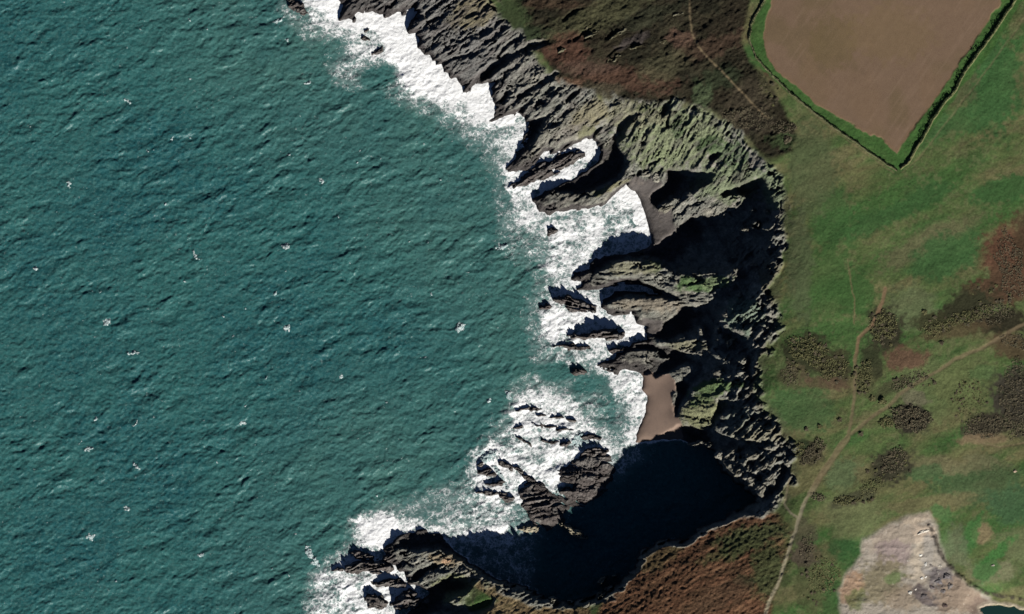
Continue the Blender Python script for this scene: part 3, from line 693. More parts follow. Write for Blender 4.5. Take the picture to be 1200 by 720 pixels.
coves = smooth(612, 650, SX) * smooth(590, 640, SY + 0.6 * (SX - 650)) * smooth(520, 540, SY + 0.3 * (SX - 740))
F = F * (1 - 0.9 * coves)
# foam clings along the waterline
F = np.maximum(F, smooth(-5, -0.5, CDs) * 0.75 * (1 - 0.8 * coves) * (CDs > -50))
Z += 0.35 * smooth(0.4, 1, F) * (0.6 + ridged(SX / 5, SY / 5, 3, 541)) * 0.45

def sea_material(name):
    m, nt, b = mat_new(name)
    p = geo_pos(nt)
    fa = N(nt, 'ShaderNodeAttribute', attribute_name='foam')
    sh = N(nt, 'ShaderNodeAttribute', attribute_name='shoal')
    n1 = noise(nt, 0.012, 4, 0.6, p); n2 = noise(nt, 0.16, 4, 0.7, p)
    c = mixc(nt, maprange(nt, n1.outputs[0], 0.35, 0.65, 0, 1, True), (0.015, 0.083, 0.094, 1), (0.028, 0.116, 0.113, 1))
    c = mixc(nt, sh.outputs['Fac'], c, (0.060, 0.150, 0.130, 1))
    c = mixc(nt, maprange(nt, n2.outputs[0], 0.42, 0.70, 0, 0.7), c, (0.042, 0.135, 0.13, 1))
    n3 = noise(nt, 0.5, 5, 0.75, p)
    c = mixc(nt, maprange(nt, n3.outputs[0], 0.48, 0.72, 0, 0.75), c, (0.085, 0.195, 0.185, 1))
    n4 = noise(nt, 0.33, 5, 0.75, p)
    c = mixc(nt, maprange(nt, n4.outputs[0], 0.46, 0.3, 0, 0.75), c, (0.004, 0.040, 0.046, 1))
    # foam: clotted patches, streaks and lace, thresholded by the foam cover
    wv = N(nt, 'ShaderNodeVectorMath', operation='MULTIPLY_ADD')
    dn = noise(nt, 0.35, 3, 0.6, p)
    nt.links.new(dn.outputs['Color'], wv.inputs[0]); wv.inputs[1].default_value = (2.6, 2.6, 0); nt.links.new(p, wv.inputs[2])
    vo = N(nt, 'ShaderNodeTexVoronoi'); vo.feature = 'DISTANCE_TO_EDGE'; vo.inputs['Scale'].default_value = 0.42; nt.links.new(wv.outputs[0], vo.inputs['Vector'])
    vo2 = N(nt, 'ShaderNodeTexVoronoi'); vo2.feature = 'DISTANCE_TO_EDGE'; vo2.inputs['Scale'].default_value = 0.95; nt.links.new(wv.outputs[0], vo2.inputs['Vector'])
    l1 = maprange(nt, vo.outputs[0], 0.0, 0.30, 1, 0); l2 = maprange(nt, vo2.outputs[0], 0.0, 0.28, 1, 0)
    fn = noise(nt, 0.22, 6, 0.72, wv.outputs[0])
    fn2 = noise(nt, 1.1, 4, 0.7, p)
    def M(op, a, b_):
        x = N(nt, 'ShaderNodeMath', operation=op)
        for s, v in ((x.inputs[0], a), (x.inputs[1], b_)):
            if hasattr(v, 'is_linked'): nt.links.new(v, s)
            else: s.default_value = v
        return x.outputs[0]
    pat = M('ADD', M('MULTIPLY', l1, 0.22), M('MULTIPLY', l2, 0.16))
    pat = M('ADD', pat, M('MULTIPLY', fn.outputs[0], 1.5))
    pat = M('ADD', pat, M('MULTIPLY', fn2.outputs[0], 0.55))       # about 0.35 .. 1.1
    t = M('ADD', pat, M('MULTIPLY', fa.outputs['Fac'], 1.0))
    d = maprange(nt, t, 1.52, 2.12, 0, 1, True)
    haze_ = maprange(nt, fa.outputs['Fac'], 0.15, 0.9, 0, 0.26)
    d = M('MAXIMUM', d, haze_)
    # scattered flecks on the open water
    fl = noise(nt, 0.55, 5, 0.75, p); fl2 = noise(nt, 0.035, 2, 0.5, p)
    flk = M('MULTIPLY', maprange(nt, fl.outputs[0], 0.61, 0.77, 0, 0.65, True), maprange(nt, fl2.outputs[0], 0.42, 0.62, 0.15, 1, True))
    d = M('MAXIMUM', d, flk)
    c = mixc(nt, d, c, (0.93, 0.94, 0.94, 1))
    nt.links.new(c, b.inputs['Base Color'])
    nt.links.new(maprange(nt, d, 0, 1, 0.28, 0.9), b.inputs['Roughness'])
    b.inputs['IOR'].default_value = 1.33
    b.inputs['Specular IOR Level'].default_value = 0.3
    bp = N(nt, 'ShaderNodeBump'); bp.inputs['Distance'].default_value = 0.6; bp.inputs['Strength'].default_value = 0.55
    nb = noise(nt, 0.75, 5, 0.65, p)
    hh = M('ADD', nb.outputs[0], M('MULTIPLY', d, 0.35))
    nt.links.new(hh, bp.inputs['Height']); nt.links.new(bp.outputs[0], b.inputs['Normal'])
    return m
M_SEA = sea_material('sea water')
shoal = np.sqrt(smooth(-230, 0, CDs)) * (0.75 + 0.35 * fbm(SX / 45, SY / 45, 3, 581)) * (1 - coves) + 0.0 * SX
keepv = (LH < 0.9) & (CDs < 4)
sv = np.arange(SX.size).reshape(SX.shape)
sq = np.stack([sv[:-1, :-1], sv[1:, :-1], sv[1:, 1:], sv[:-1, 1:]], -1).reshape(-1, 4)
sq = sq[keepv.ravel()[sq].any(1)]
Ff = F.ravel()[sq].mean(1)
attrs = {'foam': (F.ravel(), 'FLOAT'), 'shoal': (shoal.ravel(), 'FLOAT')}
WX, WY = (SX.ravel() - 600) * PX, (360 - SY.ravel()) * PX
Zf = Z.ravel()
gyn, gxn = np.gradient(Z)
sn = np.stack([-gxn / np.gradient((sxa - 600) * PX)[None], -gyn / np.gradient((360 - sya) * PX)[:, None], np.ones_like(Z)], -1)
sn /= np.linalg.norm(sn, axis=-1, keepdims=True); sn = sn.reshape(-1, 3)
o = link('sea', grid_mesh('sea', sq[Ff <= 0.42], WX, WY, Zf, sn, attrs), M_SEA); o['kind'] = 'structure'; o['label'] = 'wind-ruffled teal sea'
o = link('surf', grid_mesh('surf', sq[Ff > 0.42], WX, WY, Zf, sn, attrs), M_SEA); o['kind'] = 'stuff'; o['label'] = 'white surf and foam lace breaking against the rocks'; o['category'] = 'surf'
def sea_z(px, py):
    i = int(np.clip(np.searchsorted(sxa, px) - 1, 0, len(sxa) - 2)); j = int(np.clip(np.searchsorted(sya, py) - 1, 0, len(sya) - 2))
    return float(Z[j, i])
def ray_z(px, py):
    i = int(min(max(px - GX0, 0), len(gx) - 1)); j = int(min(max(py - GY0, 0), len(gy) - 1))
    return float(RAY[j, i])

# pool at the foot of the quarry scarp
me = grid_mesh('pool', np.array([[0, 1, 2, 3]]), (np.array([1138., 1138., 1262., 1262.]) - 600) * PX, (360 - np.array([698., 764., 764., 698.])) * PX, np.full(4, 25.7))
M_POOL, nt, b = mat_new('pool water')
b.inputs['Base Color'].default_value = (0.012, 0.035, 0.032, 1); b.inputs['Roughness'].default_value = 0.12
nb = noise(nt, 1.2, 3, 0.6, geo_pos(nt)); bp = N(nt, 'ShaderNodeBump'); bp.inputs['Distance'].default_value = 0.1; bp.inputs['Strength'].default_value = 0.4
nt.links.new(nb.outputs[0], bp.inputs['Height']); nt.links.new(bp.outputs[0], b.inputs['Normal'])
o = link('pool', me, M_POOL); o['kind'] = 'structure'; o['label'] = 'dark green pool below the quarry scarp'

# ------------------------------------------------------------------ rocks, each one a thing
def tag(o, label, cat, group=None):
    o['label'] = label; o['category'] = cat
    if group: o['group'] = group
    return o
_rk = [0]
def rock_thing(name, P, h, deg, label, base=None, c=(92, 86, 83), c2=None, group=None, step_=0.55, rough=1.0, cat='rock', plateau=0.35):
    """a jagged bedded rock grown over the plan P (px); h = height above its base in metres"""
    _rk[0] += 1; sd = 600 + _rk[0] * 13
    P = np.asarray(P, float)
    x0, y0 = P.min(0) - 3; x1, y1 = P.max(0) + 3
    xs = np.arange(x0, x1, step_); ys = np.arange(y0, y1, step_)
    x, y = np.meshgrid(xs, ys)
    wa = min(3.4, 1.0 + 0.045 * float(np.ptp(P[:, 0]) + np.ptp(P[:, 1]))); wx = x + wa * fbm(x / 6, y / 6, 3, sd); wy = y + wa * fbm(x / 6, y / 6, 3, sd + 1)
    d = poly_dist(P, wx, wy)
    wmax = max(1.0, d.max())
    t = np.clip(d / (wmax * (1 - plateau) + 0.3), 0, 1)
    prof = 1 - (1 - t) ** 2.0
    a = math.radians(deg)
    u = x * math.cos(a) - y * math.sin(a); v = -x * math.sin(a) - y * math.cos(a)
    lam = max(3.0, wmax * 0.75)
    s_ = v / lam + 0.7 * fbm(u / (lam * 2.2), v / lam, 2, sd + 2); f = np.floor(s_); tt = s_ - f
    saw = np.where(tt < .72, tt / .72, (1 - tt) / .28)
    r_ = 1 - 2 * np.abs(vnoise(u / (lam * 1.7), v / (lam * .45), sd + 5))
    z = h * prof * (0.55 + 0.42 * saw * rough + 0.28 * r_ * rough + 0.20 * fbm(x / 6, y / 6, 3, sd + 3)) + 0.25 * h ** .5 * rough * fbm(x / 2.0, y / 2.0, 2, sd + 4) * prof
    if base is None and wmax > 7:              # sea runs through the wider joints of the big rocks
        jn = np.abs(vnoise(u / 22 + .3 * vnoise(x / 9, y / 9, sd + 12), v / 5.2 + .5 * vnoise(x / 7, y / 7, sd + 11), sd + 10))
        z = z - (h * 1.1 + .4) * smooth(0.13, 0.03, jn) * smooth(wmax * 1.0, wmax * 0.3, d)
    z = np.where(d < 0, np.maximum(d, -1.6) * 0.9, z)
    if base is None: bz = 0.0
    else:
        bz = base
    z = z + bz
    vi = np.arange(z.size).reshape(z.shape)
    qq = np.stack([vi[:-1, :-1], vi[1:, :-1], vi[1:, 1:], vi[:-1, 1:]], -1).reshape(-1, 4)
    qq = qq[(d.ravel()[qq] > -1.6).all(1)]
    n_ = fbm(x / 3, y / 3, 3, sd + 6)[..., None]
    wetm = smooth(1.6, 0.3, z - bz)[..., None] if base is None else np.zeros_like(n_)
    cc = lin(c) * (1 + 0.35 * n_)
    if c2 is not None: m_ = smooth(-0.1, 0.4, fbm(x / 7, y / 7, 2, sd + 8))[..., None]; cc = cc * (1 - m_) + lin(c2) * (1 + .3 * n_) * m_
    cc = cc * (1 - wetm * .5) + lin((62, 58, 57)) * wetm * .5
    cx, cy = P.mean(0); ox, oy = to_world(cx, cy)
    me = grid_mesh(name, qq, ((x - 600) * PX).ravel() - ox, ((360 - y) * PX).ravel() - oy, z.ravel() - bz, None, {'ground': (cc.reshape(-1, 3), 'FLOAT_COLOR')})
    o = link(name, me, M_ROCK); o.location = (ox, oy, bz)
    return tag(o, label, cat, group)
def ell(cx, cy, L, W, deg, k=12):
    a = math.radians(deg); out = []
    for i in range(k):
        t = 2 * math.pi * i / k; r_ = 1 + 0.14 * math.sin(3 * t + cx) + 0.1 * math.sin(5 * t + cy)
        u, v = L / 2 * math.cos(t) * r_, W / 2 * math.sin(t) * r_
        out.append((cx + u * math.cos(a) + v * math.sin(a), cy - u * math.sin(a) + v * math.cos(a)))
    return out
SEA_ROCKS = [
 ([(594,220),(610,210),(618,200),(630,190),(644,187),(655,181),(668,176),(680,174),(688,178),(686,184),(676,190),(664,196),(652,205),(638,210),(620,216),(604,221)],2.0,30,'long dark rock rib between two parallel tongues of white surf'),
 (ell(347,8,28,15,-30),1.6,30,'half drowned dark rock at the top end of the surf line'),
 (ell(428,45,10,5,-10),0.9,20,'tiny dark rock poking out of the thick white surf near the top'),
 (ell(429,36,8,4,30),0.8,20,'smaller fleck of rock just above the tiny one in the top surf'),
 (ell(443,60,16,8,35),0.9,30,'low rock awash at the seaward edge of the top surf'),
 (ell(647,271,13,9,20),1.6,10,'lone small rock in the foaming bay west of the shingle'),
 ([(646,350),(664,345),(672,348),(690,356),(700,360),(698,366),(686,368),(672,365),(660,360),(650,355)],3.6,-12,'broad dark skerry just west of the middle rock ridge'),
 (ell(640,360,14,6,0),1.4,0,'small low rock at the seaward end of the broad skerry'),
 ([(664,395),(680,391),(694,389),(708,385),(722,387),(733,390),(730,395),(716,399),(698,397),(680,398)],3.8,4,'long spindle shaped rock ringed by solid white foam'),
 (ell(671,407,46,5,-2),1.8,0,'thin straight reef below the spindle shaped rock'),
 ([(668,436),(674,431),(682,431),(688,436),(684,441),(675,441)],2.2,0,'small blunt rock in the lace of foam above the teal cove'),
 (ell(724,411,26,6,16),2.0,15,'low shaded ledge in the surf beside the ridge north of the sand'),
 (ell(620,480,30,4,4),1.2,0,'northernmost dark rib of the foam covered reef'),
 (ell(634,487,12,3,0),.9,0,'short rib just below the northernmost one of the reef'),
 (ell(653,490,18,4,0),1.1,0,'stubby rib east of centre near the top of the foam reef'),
 (ell(670,493,12,4,-5),1.1,0,'small rib at the east end of the foam reef'),
 (ell(608,501,15,4,12),1.1,0,'small rib at the west end of the foam reef'),
 (ell(637,499,34,3.4,-5),1.0,0,'long thin rib across the middle of the foam reef'),
 (ell(661,504,20,3.4,0),1.0,0,'short rib right of the long middle one in the foam reef'),
 (ell(615,518,24,4,-32),1.2,-30,'slanting rib low on the west side of the foam reef'),
 (ell(645,518,22,4,-4),1.1,0,'dark rib just west of the round white burst of spray'),
 (ell(662,521,16,6,14),1.5,10,'dark rock touching the left side of the round white burst of spray'),
 (ell(692,513,28,6,-5),1.2,0,'flat grey rock right of the round white burst of spray'),
 (ell(563,545,9,6,20),1.5,15,'small rock at the western tip of the reef south of the splash'),
 (ell(568,553,17,8,15),2.0,12,'second rock below the bright splash, west of the foam channel'),
 (ell(577,557,12,6,10),1.6,10,'small rock wedged against the foam channel below the splash'),
 (ell(592,545,22,7,-30),1.6,-20,'dark wedge of rock east of the bright splash'),
 (ell(582,567,26,6,6),1.6,4,'dark hump of rock west of the foam channel, above the flat slab'),
 (ell(574,578,38,6,-4),1.6,0,'long flat slab at the west side of the foam channel'),
 (ell(594,584,20,9,-20),1.5,-8,'grey shelf against the foot of the foam channel'),
 (ell(609,552,16,6,-35),1.4,-20,'pointed rock on the east bank of the foam channel'),
 (ell(619,561,18,6,-28),1.5,-15,'rough rock in the foam north of the gully mouth'),
 ([(606,578),(614,568),(626,562),(638,568),(648,580),(660,588),(668,598),(662,612),(642,622),(624,614),(612,594)],2.5,8,'craggy dark islet between the foam channel and the shaded cove'),
 ([(648,550),(664,547),(676,537),(690,530),(704,530),(716,536),(722,548),(718,562),(706,580),(686,594),(666,594),(651,580),(658,566)],2.6,-4,'largest rock of the reef, its grey ledges running into the cove shadow'),
 ([(676,536),(686,527),(700,524),(714,528),(710,535),(692,536)],2.6,-6,'low ledge along the north side of the largest reef rock'),
 ([(409,647),(420,644),(432,650),(440,652),(438,657),(415,657)],2.4,10,'topmost of the dark rocks in the surf off the lower headland'),
 ([(386,669),(405,664),(425,656),(445,656),(458,662),(462,670),(445,673),(420,672),(400,671)],3.6,12,'widest dark rock in the surf west of the lower headland'),
 ([(428,683),(445,681),(462,676),(475,682),(477,690),(460,689),(440,688)],2.6,10,'thin dark rock below the widest one off the lower headland'),
 ([(426,702),(436,692),(446,694),(452,703),(458,706),(448,714),(432,712)],3.2,-20,'rounded dark rock in the surf at the bottom left of the headland'),
 ([(456,709),(468,695),(482,689),(492,698),(497,708),(484,716),(465,716)],3.8,20,'stepped black rock against the lower headland at the bottom edge'),
 (ell(455,653,18,12,40),2.8,30,'dark rock at the very tip of the lower headland'),
]
for P, h, deg, lb in SEA_ROCKS:
    rock_thing('sea_rock', P, h, deg, lb, c2=(112, 108, 104), rough=1.35)
# rocks that stand up out of the shaded cove into the sun
def lit_rock(P, deg, lb, up=2.6, c=(150, 142, 122), name='sea_rock', **kw):
    P = np.asarray(P, float); cx, cy = P.mean(0)
    rz = max(ray_z(cx, cy), ray_z(cx + 3, cy + 4))
    lo = ground_z(cx, cy); lo = max(lo, -0.3)
    h = max(2.0, rz + up - lo)
    rock_thing(name, P, h * 1.12, deg, lb, base=lo - 0.3, c=c, rough=0.5, plateau=0.55, **kw)
lit_rock([(605,621),(613,616),(624,613),(633,618),(629,626),(616,625)], 10, 'pale flat topped rock where the surf meets the dark cove')
lit_rock([(660,616),(668,617),(680,623),(689,632),(678,633),(668,627)], -25, 'sunlit sliver of rock standing alone in the shaded cove')
lit_rock(ell(641,610,11,4,-5), -5, 'small narrow lit rock at the edge of the cove shadow')
lit_rock(ell(658,615,5,4,0), 0, 'tiny lit rock beside the sunlit sliver in the cove')
for (a, b_, L, W, dg, lb) in [
 (706,681,11,7,40,'pale boulder on the south shore of the cove, left of the brown slope'),(713,690,12,6,25,'second pale boulder below it on the south shore of the cove'),(720,676,5,4,0,'small light stone beside the pale boulders on the south cove shore'),
 (648,704,9,8,20,'rounded pale rock on the south rim near the bottom edge'),(668,706,8,5,10,'light boulder right of the rounded pale rock on the south rim'),(704,699,14,6,25,'long grey boulder below the pale ones on the south cove shore'),(688,709,10,5,30,'grey slab at the foot of the brown slope near the bottom edge'),
 (844,532,13,8,45,'brightest boulder at the upper edge of the cove scree'),(858,532,18,9,30,'large dull grey rock right of the brightest scree boulder'),(866,553,12,9,40,'pale boulder halfway down the scree slope above the cove'),(856,546,8,8,-60,'dark rounded boulder left of the halfway scree boulder'),
 (880,562,9,14,30,'upright slab low on the scree, nearest the cove corner'),(888,566,6,5,0,'small bright stone next to the upright slab on the scree'),(875,559,6,5,0,'small stone left of the upright slab on the scree'),(892,574,16,12,60,'large brown faced boulder at the bottom right of the scree'),
 (903,563,8,14,40,'narrow tall boulder above the brown faced one'),(883,534,14,7,20,'grey block in the upper middle of the scree'),(905,540,14,5,50,'slanting slab near the cliff at the top right of the scree'),(922,541,6,8,10,'pale block set in the cliff edge beside the turf'),
 (903,524,16,8,10,'broad pale ledge block high under the clifftop above the cove'),(917,523,9,6,-10,'bright ledge block just below the clifftop turf above the cove'),(896,546,9,6,45,'small slanting stone in the middle of the scree'),(878,546,10,7,45,'medium boulder in the dark centre of the scree'),
 (822,520,26,4,4,'long thin lit ledge low in the north corner of the cove'),(831,523,4,3,0,'lit stone at the right end of the long thin ledge'),
 (876,269,16,5,8,'bright jagged crest standing in the black northern gully'),(888,264,7,5,60,'lit knob right of the jagged crest in the black gully'),(897,247,6,4,30,'small bright stone high in the black northern gully'),(884,311,7,3,-15,'tiny lit ledge near the right wall of the black gully'),
 (821,388,4,10,20,'slim pinnacle rising from the dark inlet'),(866,346,4,4,0,'small lit stone above the dark inlet'),(843,386,14,7,55,'bright slanting rock at the right edge of the dark inlet'),(852,372,6,18,20,'thin upright fin of rock at the head of the dark inlet'),
 (758,204,14,9,20,'pale knobbly rock at the top of the grey shingle'),(770,208,12,10,-30,'lighter boulder right of the knobbly rock on the shingle'),(782,244,20,6,20,'low grey rock at the right side of the shingle'),
 (870,424,12,7,10,'grey rock high in the broken cliff right of the sand'),(868,436,8,4,0,'bright flat stone in the broken cliff right of the sand'),(842,438,12,9,-40,'pale boulder in the broken cliff just above the green spur'),(856,402,14,8,40,'grey rock under the clifftop halfway along the broken cliff')]:
    lit_rock(ell(a, b_, L, W, dg), dg, lb, name='boulder', cat='boulder', c=[v_ + dv_ for dv_ in [rnd.randint(-14, 16)] for v_ in (132, 129, 117)], up=1.2, step_=0.5)

# outcrops in the heath and rocks of the quarry
def on_ground(P, h, deg, lb, name, c, cat='rock', **kw):
    cx, cy = np.asarray(P).mean(0)
    zs = [ground_z(x, y) for x, y in P]
    rock_thing(name, P, h + (max(zs) - min(zs)) * 0.6, deg, lb, base=min(zs) - 0.15, c=c, cat=cat, **kw)
for (a, b_, L, W, dg, lb) in [(729,38,34,4,28,'pale crest of rock along the upper edge of the dark heath hollow'),(757,52,46,4,18,'longest pale rock crest slanting across the northern heath'),(722,68,28,5,28,'pale broken rock crest below the dark heath hollow'),
   (661,58,18,4,12,'short pale outcrop beside the rust red heath'),(697,40,30,4,25,'grey outcrop at the top left of the dark heath hollow'),(795,18,14,3,15,'small pale outcrop near the top of the heath path'),(776,50,10,4,20,'little outcrop left of the heath path'),(690,32,16,3,35,'thin outcrop near the top of the heath')]:
    on_ground(ell(a, b_, L, W * 1.4, dg), 0.8, dg, lb, 'rock_outcrop', (116, 112, 92), 'outcrop', c2=(72, 68, 50))
for (a, b_, L, W, dg, h, c, lb) in [(1081,622,15,5,20,.7,(214,206,192),'long white slab at the top of the pale quarry floor'),(1077,650,5,4,0,.6,(225,222,212),'white stone left of centre in the quarry'),(1083,660,6,5,40,.8,(236,234,226),'brightest white stone, midway down the quarry'),
   (1079,677,5,4,10,.7,(226,222,214),'left one of two white stones side by side in the quarry'),(1084,675,4,4,0,.6,(230,226,218),'right one of two white stones side by side in the quarry'),(1065,694,6,5,20,.8,(230,226,216),'white stone lowest down in the quarry'),(1100,662,6,4,-20,.5,(205,198,186),'pale stone close to the dark quarry scarp'),
   (1063,657,5,3,10,.4,(206,198,184),'small pale stone on the left of the quarry middle'),(1072,690,4,3,0,.5,(210,202,190),'small pale stone just above the lowest white one'),
   (1108,674,14,9,-35,1.4,(118,112,112),'large grey block at the foot of the quarry scarp'),(1098,680,12,8,10,1.2,(110,106,108),'grey block left of the large one below the scarp'),(1112,686,9,7,30,1.0,(128,122,118),'grey boulder under the large block near the scarp'),(1090,688,10,6,-30,.9,(112,104,104),'flat dark grey block in the lower quarry'),
   (1104,692,8,6,0,.8,(120,114,112),'small grey boulder above the pink quarry slope'),(1081,697,9,6,20,.8,(104,98,98),'dark boulder at the lower left of the grey pile'),(1098,670,8,5,-50,.9,(130,124,120),'grey boulder at the top of the grey pile'),(1090,662,7,4,-60,.7,(138,130,124),'narrow block along the dark crack of the scarp'),
   (1106,708,7,6,0,.9,(84,72,68),'dark stone alone on the pink quarry slope'),(1162,662,5,4,0,.7,(170,162,150),'single pale stone in the green flush right of the quarry'),(1187,552,5,4,0,.7,(178,158,136),'single pale stone in the turf above the quarry')]:
    on_ground(ell(a, b_, L, W, dg), h, dg, lb, 'stone', c, 'stone', rough=.4, step_=0.45)

# ------------------------------------------------------------------ whitecaps on the open sea
M_FOAM, nt, b = mat_new('whitecap foam')
nn = noise(nt, 1.6, 5, 0.7, geo_pos(nt))
nt.links.new(mixc(nt, maprange(nt, nn.outputs[0], 0.40, 0.68, 0, 1), (0.09, 0.20, 0.20, 1), (0.80, 0.84, 0.84, 1)), b.inputs['Base Color']); b.inputs['Roughness'].default_value = 0.8
def whitecap(px, py, L, W, deg, dens, label, group=None, curl=0.0):
    _rk[0] += 1; sd = 4000 + 7 * _rk[0]
    R_ = L * 0.7 + 2; st = 0.5
    xs = np.arange(-R_, R_, st); x, y = np.meshgrid(xs, xs)
    a = math.radians(deg); u = x * math.cos(a) - y * math.sin(a); v = x * math.sin(a) + y * math.cos(a) + curl * (x * math.cos(a) - y * math.sin(a)) ** 2 / L
    qd = np.hypot(u / (L / 2), v / (W / 2)) + 0.9 * fbm((x + px) / 2.2, (y + py) / 2.2, 3, sd)
    vi = np.arange(x.size).reshape(x.shape)
    i0 = np.clip(np.searchsorted(sxa, x + px) - 1, 0, len(sxa) - 2); j0 = np.clip(np.searchsorted(sya, y + py) - 1, 0, len(sya) - 2)
    tx = x + px - sxa[i0]; ty = y + py - sya[j0]
    zz = (Z[j0, i0] * (1 - tx) + Z[j0, i0 + 1] * tx) * (1 - ty) + (Z[j0 + 1, i0] * (1 - tx) + Z[j0 + 1, i0 + 1] * tx) * ty
    t_ = np.clip(1.1 * dens - qd, 0, 1); z = zz + 0.04 + 0.5 * t_
    qq = np.stack([vi[:-1, :-1], vi[1:, :-1], vi[1:, 1:], vi[:-1, 1:]], -1).reshape(-1, 4)
    qq = qq[(t_.ravel()[qq] > 0.02).all(1)]
    if len(qq) < 2: return
    own = {}                                   # keep the largest connected piece
    for i_f, f4 in enumerate(qq.tolist()):
        for v_ in f4: own.setdefault(v_, []).append(i_f)
    seen, best = set(), []
    for st_ in range(len(qq)):
        if st_ in seen: continue
        comp, stack = [], [st_]; seen.add(st_)
        while stack:
            f_ = stack.pop(); comp.append(f_)
            for v_ in qq[f_].tolist():
                for g_ in own[v_]:
                    if g_ not in seen: seen.add(g_); stack.append(g_)
        if len(comp) > len(best): best = comp
    qq = qq[best]
    ox, oy = to_world(px, py)
    o = link('whitecap', grid_mesh('whitecap', qq, (x * PX).ravel(), (-y * PX).ravel(), z.ravel(), None, None), M_FOAM); o.location = (ox, oy, 0)
    tag(o, label, 'whitecap', group)
BIGCAPS = [(80,216,9,5,70,1.0,0,'bright comma shaped whitecap near the upper left edge of the sea'),(335,288,9,7,40,.9,.4,'pair of curled white crests near the middle of the sea'),(125,378,11,9,0,.8,0,'round foamy whitecap left of centre, below the middle'),(336,385,10,9,0,.75,0,'faint round foam patch in the middle of the sea'),
 (538,384,14,12,0,.8,.2,'broad foam patch close to the middle of the surf'),(228,300,11,4,-60,.9,.5,'thin hooked whitecap left of the central crests'),(160,548,11,5,-50,.95,.2,'small bright whitecap low in the left part of the sea'),(400,442,12,7,30,.7,0,'loose foam patch right of the sea centre'),
 (192,240,8,5,50,.7,0,'small broken crest in the upper left water'),(42,315,7,4,-20,.85,0,'tiny bright crest at the far left'),(155,414,18,7,5,.65,0,'wide thin patch of foam left of the middle'),(377,212,7,5,-60,.9,0,'small bright crest between the top surf and the middle'),
 (148,118,12,4,-35,.8,.2,'slanting crest in the upper left sea'),(588,290,16,5,10,.95,.2,'bright crest just off the foaming bay'),(106,630,14,11,0,.65,0,'loose foam cluster in the lower left sea'),(112,492,8,7,0,.65,0,'small foam patch in the left middle sea'),(104,527,14,6,15,.7,0,'short foam streak below the left foam patch'),
 (573,470,7,6,50,1.0,0,'small white splash off the west end of the reef'),(596,464,5,16,20,1.0,.4,'curved white crest meeting the reef'),(362,648,8,22,20,.8,.5,'tall lacy wave crest west of the lower headland'),(370,660,16,9,-50,.75,.4,'second lacy crest beside the tall one'),
 (326,24,18,5,20,.95,.6,'curling wave crest at the top beside the drowned rock'),(336,47,5,4,0,1.0,0,'white fleck just below the curling top crest'),(235,652,10,8,40,.6,0,'faint foam streaks near the bottom of the sea'),(285,496,14,6,15,.55,0,'faint foam arc in the lower middle sea'),(148,596,12,6,-20,.75,0,'small crest near the bottom left'),(362,97,22,5,10,.55,.3,'lacy streak of foam off the top surf')]
for c_ in BIGCAPS: whitecap(c_[0], c_[1], c_[2], c_[3], c_[4], c_[5], c_[7], None, c_[6])
whitecap(680, 518, 15, 14, 0, 1.35, 'round white burst of spray in the middle of the reef')
whitecap(571, 535, 20, 12, 15, 1.2, 'bright splash at the western end of the rocky reef')
whitecap(586, 558, 30, 5, -57, 1.15, 'white thread of foam rushing down the channel south of the splash')
k_ = 0
while k_ < 60:
    px, py = rnd.uniform(5, 600), rnd.uniform(5, 715)
    i_, j_ = np.searchsorted(sxa, px), np.searchsorted(sya, py)
    if F[j_, i_] > 0.12 or CDs[j_, i_] > -30: continue
    whitecap(px, py, rnd.uniform(3, 8), rnd.uniform(1.6, 3.2), rnd.uniform(-70, 70), rnd.uniform(.5, .85), 'tiny broken crest, one of many flecking the open teal sea', 'tiny broken crests flecking the open sea', rnd.uniform(0, .5))
    k_ += 1

# ------------------------------------------------------------------ bushes, thickets and hedges
def leaf_material(name, c1, c2):
    m, nt, b = mat_new(name)
    oi = N(nt, 'ShaderNodeObjectInfo')
    nz = noise(nt, 0.7, 3, 0.6, geo_pos(nt))
    c = mixc(nt, maprange(nt, nz.outputs[0], 0.35, 0.65, 0, 1), (*lin(c1), 1), (*lin(c2), 1))
    nt.links.new(c, b.inputs['Base Color']); b.inputs['Roughness'].default_value = 0.8; b.inputs['Specular IOR Level'].default_value = 0.15
    return m
M_GORSE = leaf_material('gorse foliage', (90, 93, 60), (108, 104, 72))
M_SCRUB = leaf_material('bare scrub twigs', (102, 92, 74), (84, 82, 64))
M_HEDGE = leaf_material('hedge foliage', (38, 50, 30), (54, 66, 38))
def leaves(name, pts, size, mat, parent=None, seed=0):
    """one crown as many small leaf-clump faces at the given points (metres)"""
    rs = np.random.RandomState(seed); n_ = len(pts)
    nrm = rs.normal(size=(n_, 3)); nrm[:, 2] = np.abs(nrm[:, 2]) + 1.3; nrm /= np.linalg.norm(nrm, axis=1, keepdims=True)
    t1 = np.cross(nrm, rs.normal(size=(n_, 3))); t1 /= np.linalg.norm(t1, axis=1, keepdims=True); t2 = np.cross(nrm, t1)
    s = size * (0.6 + 0.8 * rs.rand(n_, 1))
    co = np.stack([pts + t1 * s, pts + t2 * s * .7, pts - t1 * s * .9, pts - t2 * s * .7], 1).reshape(-1, 3)
    me = grid_mesh(name, np.arange(n_ * 4).reshape(-1, 4), co[:, 0], co[:, 1], co[:, 2])
    me.polygons.foreach_set('use_smooth', np.zeros(n_, bool))
    return link(name, me, mat, parent)
def crown_pts(rs, n_, rx, ry, hz):
    a = rs.rand(n_) * 6.283; r_ = rs.rand(n_) ** 0.5; lob = 1 + 0.22 * np.sin(3 * a + rs.rand() * 6) + 0.15 * np.sin(5 * a + rs.rand() * 6)
    z = hz * np.sqrt(np.clip(1 - r_ ** 2, 0, 1)) * (0.45 + 0.55 * rs.rand(n_) ** 0.4)
    return np.stack([rx * r_ * lob * np.cos(a), ry * r_ * lob * np.sin(a), z], -1)
protos = []
